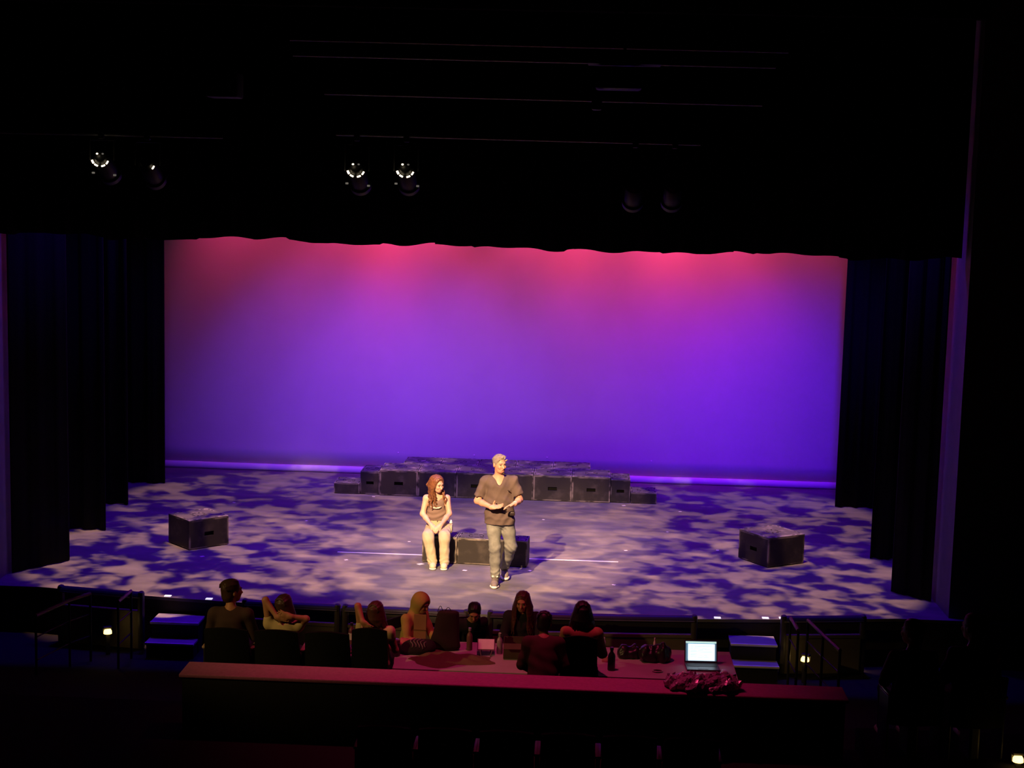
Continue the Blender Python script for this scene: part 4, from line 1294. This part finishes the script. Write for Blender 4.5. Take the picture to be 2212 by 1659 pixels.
def soft(name, label, cat, loc, size, material, seed=1, amp=.03, vox=.01, facet=0.0):
    """crumpled soft object: heap of ellipsoids with creases; facet > 0 gives the hard creases of film"""
    rr = random.Random(seed)
    S = Sdf((-size[0] / 2, -size[1] / 2, 0), (size[0] / 2, size[1] / 2, size[2]), vox)
    n = 9
    for i in range(n):
        u = -.36 + .72 * i / (n - 1)
        S.ell((u * size[0], rr.uniform(-.15, .15) * size[1], size[2] * rr.uniform(.18, .34)), (size[0] * rr.uniform(.12, .18), size[1] * rr.uniform(.30, .44), size[2] * rr.uniform(.3, .6)), None, .03)
    ph = [rr.uniform(0, 6) for _ in range(6)]
    S.wrinkle(lambda X, Y, Z: -amp * np.abs(np.sin(22 * X + 15 * Y + ph[0] + 2 * np.sin(11 * Y + ph[1]))) * np.abs(np.sin(17 * Y - 13 * X + 20 * Z + ph[2])) + amp * .35)
    S.cut((0, 0, -1), -.004)
    o = S.obj(name, material, None)
    if facet:
        for v in o.data.vertices:
            if v.co.z > .02:
                v.co.x += rr.uniform(-facet, facet); v.co.y += rr.uniform(-facet, facet); v.co.z = max(.006, v.co.z + rr.uniform(-facet, facet))
        o.data.polygons.foreach_set('use_smooth', [False] * len(o.data.polygons)); o.data.update()
    o.location = loc
    return tag(o, label, cat)
def spread_cloth(name, label, cat, loc, w, d, material, seed=1, rz=0.0, h=.03):
    """garment lying flat: irregular outline, low folds, real thickness"""
    rr = random.Random(seed); nr, na = 9, 40
    ph = [rr.uniform(0, 6) for _ in range(5)]
    vs = [(0, 0, h)]; fs = []
    for i in range(1, nr + 1):
        for k in range(na):
            a = 2 * PI * k / na; u = i / nr
            rad = u * (1 + .16 * math.sin(3 * a + ph[0]) + .12 * math.sin(5 * a + ph[1]) + .05 * math.sin(9 * a + ph[2]))
            x, y = w / 2 * rad * math.cos(a), d / 2 * rad * math.sin(a)
            z = h * (.5 + .5 * math.sin(26 * x + 11 * y + ph[3] + 2 * math.sin(14 * y))) * (1 - u ** 4) + .010 * (1 - u ** 8)
            vs.append((x, y, z + .001))
    for k in range(na): fs.append((0, 1 + k, 1 + (k + 1) % na))
    for i in range(nr - 1):
        for k in range(na):
            a, b = 1 + i * na + k, 1 + i * na + (k + 1) % na
            fs.append((a, a + na, b + na, b))
    last = 1 + (nr - 1) * na
    fs.append(tuple(last + k for k in reversed(range(na))))
    return tag(obj(name, MB().add(vs, fs), material, smooth='auto', loc=loc, rot=(0, 0, rz)), label, cat)
soft('plastic_bag', 'crumpled pink-lit plastic bag lying on the low wall cap', 'bag', (2.77, -4.12, .45), (.74, .40, .17), mat('plastic_film_mauve', (.42, .30, .40), .25, var=.3, scale=8, spec=.7), 11, .05, .026, .011)
soft('glossy_pouch', 'small glossy purple pouch at the left end of the table', 'pouch', onT(-1.04, -2.38), (.22, .18, .09), mat('purple_gloss', (.12, .05, .20), .2, spec=.7), 3, .03, .008)
soft('folded_cloth', 'pink and red folded cloth left of the dark jar', 'cloth', onT(-.47, -2.06), (.20, .20, .08), mat('red_pink_cloth', (.6, .16, .2), .8, var=.4, scale=16), 5, .025, .008)
soft('black_bag', 'rounded black bag in front of the slim pale bottle', 'bag', onT(2.36, -2.30), (.36, .28, .24), M_dk, 8, .012)
soft('black_bag', 'low black bag beside the tall black bottle', 'bag', onT(2.07, -2.20), (.26, .24, .18), M_dk, 9, .012)
spread_cloth('olive_jacket', 'olive brown jacket spread on the table under the tall dark bag', 'jacket', onT(.06, -2.56), .92, .56, mat('olive_cloth', (.13, .10, .045), .95, bump=.2), 13)
# striped scarf: dark heap with pale wavy ridges
sc = thing('striped_scarf', 'black scarf with pale wavy stripes heaped on the table', 'scarf', onT(-.30, -2.34))
S = Sdf((-.24, -.15, 0), (.24, .15, .17), .008)
S.ell((-.02, 0, .05), (.19, .13, .10), None, .02); S.ell((.08, .02, .06), (.11, .10, .09), None, .02); S.ell((-.13, -.03, .03), (.09, .1, .06), None, .02)
S.cut((0, 0, -1), -.002)
S.obj('cloth', mat('scarf_black', (.02, .016, .018), .95), sc)
for k in range(5):
    pts = []
    for i in range(15):
        u = -.12 + .24 * i / 14
        x = .0 + .040 * (k - 2) + .018 * math.sin(u * 45 + k * .4)
        q = 1 - ((x + .02) / .195) ** 2 - (u / .135) ** 2
        if q <= .05: continue
        pts.append((x, u, .05 + .1015 * math.sqrt(q)))
    if len(pts) > 2: obj('stripe', MB().tube(pts, .0065, 6), mat('scarf_stripe', (.20, .17, .17), .9), sc, smooth=True)
# tall dark tote bag with thin wire-like handles
tb = thing('tote_bag', 'tall dark maroon tote bag standing on the table with thin handles', 'bag', onT(-.01, -2.20))
S = Sdf((-.20, -.1, 0), (.2, .1, .5), .009)
S.cone((-.03, 0, .04), (.015, 0, .42), .075, .05, .04, flat=((1, 0, 0), 2.2)); S.cone((.05, 0, .06), (.05, 0, .43), .06, .045, .04, flat=((1, 0, 0), 1.6))
S.wrinkle(fabric_fn(.006, 18, 10, 14))
S.cut((0, 0, 1), .455); S.cut((0, 0, -1), -.002)
S.obj('body', mat('tote_maroon_black', (.028, .014, .016), .95), tb)
for x0, x1, h in ((-.10, -.04, .07), (-.02, .06, .055)):
    obj('handle', MB().tube([(x0 + (x1 - x0) * i / 8, 0, .44 + h * math.sin(PI * i / 8)) for i in range(9)], .004, 6), M_post, tb, smooth=True)
# upright tan pad
pd = thing('notebook', 'tan notebook held upright in front of the yellow hood', 'notebook', onT(-.335, -1.99), -.05)
obj('cover', MB().cbox((0, .03, .165), (.145, .014, .33), .003, Matrix.Rotation(-.08, 3, 'X')), mat('kraft_tan', (.30, .20, .08), .9), pd)
obj('seam', MB().box((0, .0195, .150), (.145, .004, .006), Matrix.Rotation(-.08, 3, 'X')), mat('kraft_dark', (.12, .07, .03), .9), pd)
# paper stand with pink-lit sheet
ps = thing('paper_stand', 'small tilted stand with a sheet of paper lit bright pink', 'stand', onT(.46, -2.34), .05)
r = Matrix.Rotation(math.radians(28), 3, 'X')
obj('sheet', MB().box((0, .03, .115), (.18, .16, .003), r), mat('paper_white', (.8, .75, .78), .8), ps)
obj('backing', MB().cbox((0, .033, .109), (.20, .18, .008), .002, r), mat('stand_mauve', (.14, .08, .10), .7), ps)
for e, q in ((-1, 0), (1, 0), (-1, 1), (1, 1)): obj('leg', MB().tube([(e * .07, -.05, .07), (e * .05, -.09, .0)] if q else [(e * .07, .09, .14), (e * .05, .12, .0)], .006, 6), mat('stand_mauve', (.14, .08, .10), .7), ps)
# cardboard box
cb = thing('cardboard_box', 'open brown cardboard box in front of the upright person in black', 'box', onT(.81, -2.32), .03)
mk = mat('dim_cardboard', (.10, .06, .045), .9)
for c, sz in (((0, -.14, .09), (.30, .006, .18)), ((0, .14, .09), (.30, .006, .18)), ((-.15, 0, .09), (.006, .28, .18)), ((.15, 0, .09), (.006, .28, .18))):
    obj('side', MB().box(c, sz), mk, cb)
obj('bottom', MB().box((0, 0, .003), (.29, .27, .006)), mk, cb)
obj('flap', MB().box((0, -.17, .155), (.30, .075, .005), Matrix.Rotation(.7, 3, 'X')), mk, cb)
tag(obj('paper_sheet', MB().cbox((0, 0, .002), (.26, .18, .004), .001), mat('paper_mauve', (.45, .32, .34), .8), loc=onT(1.02, -2.80), rot=(0, 0, .1)), 'loose sheet of paper at the near table edge by the hunched person', 'paper')
t = thing('small_box', 'small box coloured as if lit pink-red beside the tall black bottle', 'box', onT(1.80, -2.42))
obj('body', MB().cbox((0, 0, .028), (.066, .05, .056), .005), mat('red_lit_box', (.75, .25, .3), .5), t)  # red light falling on the box is put into its base colour
obj('lid', MB().cbox((0, 0, .059), (.070, .054, .010), .003), mat('red_lit_box_lid', (.85, .35, .4), .5), t)
t = thing('ring_dish', 'shallow pale oval dish on the near table edge left of the laptop', 'dish', onT(2.38, -2.72))
obj('rim', MB().tube([(.055 * math.cos(a), .04 * math.sin(a), .014) for a in [2 * PI * i / 20 for i in range(20)]], .006, 6, closed=True), mat('dish_pale', (.5, .45, .42), .4), t, smooth=True)
obj('bowl', MB().lathe([(0, 0), (.03, .001), (.046, .012), (.04, .012), (0, .004)], (0, 0, 0), 16), M_dk, t, smooth=True)

# ------------------------------------------------------------------ overhead lighting position in front of the stage
M_pipe = mat('pipe_steel', (.16, .17, .17), .4, metal=.5)
def hung_pipe(x0, x1, z, drop, label, y=-3.0):
    t = thing('lighting_pipe', label, 'pipe', (x0, y, z), 0, 'lighting pipes')
    obj('pipe', MB().tube([(0, 0, 0), (x1 - x0, 0, -drop * (x1 - x0))], .024, 10), M_pipe, t, smooth='auto')
    for u in (.15, .85):
        x = (x1 - x0) * u
        obj('hanger', MB().tube([(x, 0, -drop * x), (x, 0, 9.66 - z)], .006, 6), M_post, t, smooth='auto')
for z, x0, x1, l in ((6.84, -1.6, 3.4, 'upper steel lighting pipe above the valance'), (6.70, -1.6, 3.3, 'steel lighting pipe just under the upper one'),
                     (6.33, -1.3, 3.2, 'middle steel lighting pipe above the valance'), (5.92, -1.2, 2.6, 'lower steel lighting pipe above the two glowing lanterns')):
    hung_pipe(x0, x1, z, .004, l, {6.84: -3.48, 6.70: -3.32, 6.33: -3.16}.get(z, -3.0))
hung_pipe(-5.2, -2.4, 5.86, 0, 'lighting pipe carrying the lanterns at the upper left')
M_can = mat('lantern_black', (.006, .006, .006), .5)
M_vent = mat('lantern_vent_glow', (1, .8, .5), .5, emit=(1.0, .82, .55), estr=4)
M_dimglow = mat('lantern_dim_glow', (.5, .45, .4), .5, emit=(.9, .85, .75), estr=.10)
def lantern(label, loc, lit=1, rz=0.0, pipe_z=5.9):
    """rear of a theatre lantern: round back cap whose lower vent slots leak light"""
    t = thing('stage_lantern', label, 'stage light', loc, rz, 'stage lanterns')
    down = Matrix.Rotation(math.radians(-118), 3, 'X')
    obj('can', MB().lathe([(0, -.02), (.085, -.015), (.095, .0), (.095, .30), (.115, .32), (.115, .38), (.10, .38), (.10, .32), (0, .30)], (0, 0, 0), 24, down), M_can, t, smooth='auto')
    back = obj('back_cap', MB().lathe([(0, -.05), (.06, -.045), (.078, -.02), (.08, .0), (0, .0)], (0, 0, 0), 24, down), M_can, t, smooth='auto')
    for k, a in enumerate((-155, -120, -68, -30)):
        a0 = math.radians(a - 13); a1 = math.radians(a + 13)
        pts = []
        for i in range(5):
            w = a0 + (a1 - a0) * i / 4
            p = down @ Vector((.088 * math.cos(w), -.088 * math.sin(w) * -1 * -1, -.025))
            pts.append((.088 * math.cos(w), -.055, .088 * math.sin(w) * .92))
        mt = M_vent if lit == 1 or (lit == 2 and k == 3) else M_dimglow
        if (lit == 2 and k != 3) or lit == 0: continue
        obj('vent_slot', MB().tube(pts, .011 if k in (0,) else .0085, 8), mt, back, smooth=True)
    for x, mt in ((-.03, M_vent), (.03, M_dimglow)):
        if lit == 1: obj('vent_hole', MB().lathe([(0, -.01), (.010, -.006), (.012, 0), (.010, .006), (0, .01)], (x, -.06, .05), 10), mt, back, smooth=True)
    if lit == 1:
        for x, z in ((-.11, -.15), (.12, -.17)):
            obj('shutter_handle', MB().cbox((x, .06, z), (.03, .02, .02), .004), M_dimglow, t)  # handles given a faint glow of their own, no lamp in them
    h = pipe_z - loc[2]
    obj('yoke', MB().tube([(-.13, .02, -.02), (-.13, .02, h * .75), (.13, .02, h * .75), (.13, .02, -.02)], .012, 8), M_can, t, smooth='auto')
    obj('clamp', MB().cbox((0, .0, h - .01), (.06, .07, .09), .012), M_can, t)
lantern('stage lantern with bright curved vents, left of the middle pair', (-.98, -3.0, 5.555))
lantern('stage lantern with bright curved vents, right of the middle pair', (-.46, -3.0, 5.565))
lantern('stage lantern with bright curved vents at the upper left', (-3.69, -3.0, 5.60), 1, 0, 5.86)
lantern('stage lantern showing one small lit slot at the upper left', (-3.20, -3.0, 5.56), 2, 0, 5.86)
lantern('dark stage lantern right of centre, left one', (1.93, -3.0, 5.45), 0)
lantern('dark stage lantern right of centre, right one', (2.34, -3.0, 5.46), 0)
t = thing('loudspeaker', 'dim grey hanging loudspeaker box above the left lanterns', 'loudspeaker', (-2.38, -3.0, 6.26))
obj('cabinet', MB().cbox((0, 0, .13), (.34, .3, .26), .02), mat('speaker_grey', (.05, .05, .052), .6), t, smooth='auto')
obj('grille', MB().cbox((0, -.152, .13), (.30, .006, .22), .003), mat('speaker_grille', (.03, .03, .03), .7), t)
for e in (-1, 1): obj('hanger', MB().tube([(e * .1, 0, .25), (e * .1, 0, 9.66 - 6.26)], .008, 8), M_post, t)
t = thing('projector', 'dark projector hanging from a flat bracket at the upper centre right', 'projector', (1.77, -3.75, 6.17))
obj('shelf', MB().cbox((0, 0, .47), (.72, .3, .03), .01), mat('shelf_grey', (.07, .065, .075), .5), t, smooth='auto')
obj('body', MB().cbox((-.05, 0, .30), (.46, .32, .17), .03), M_can, t, smooth='auto')
obj('foot', MB().cbox((-.26, -.05, .08), (.10, .1, .14), .02), M_can, t, smooth='auto')
obj('rod', MB().tube([(0, 0, .46), (0, 0, 9.66 - 6.2)], .015, 8), M_post, t)
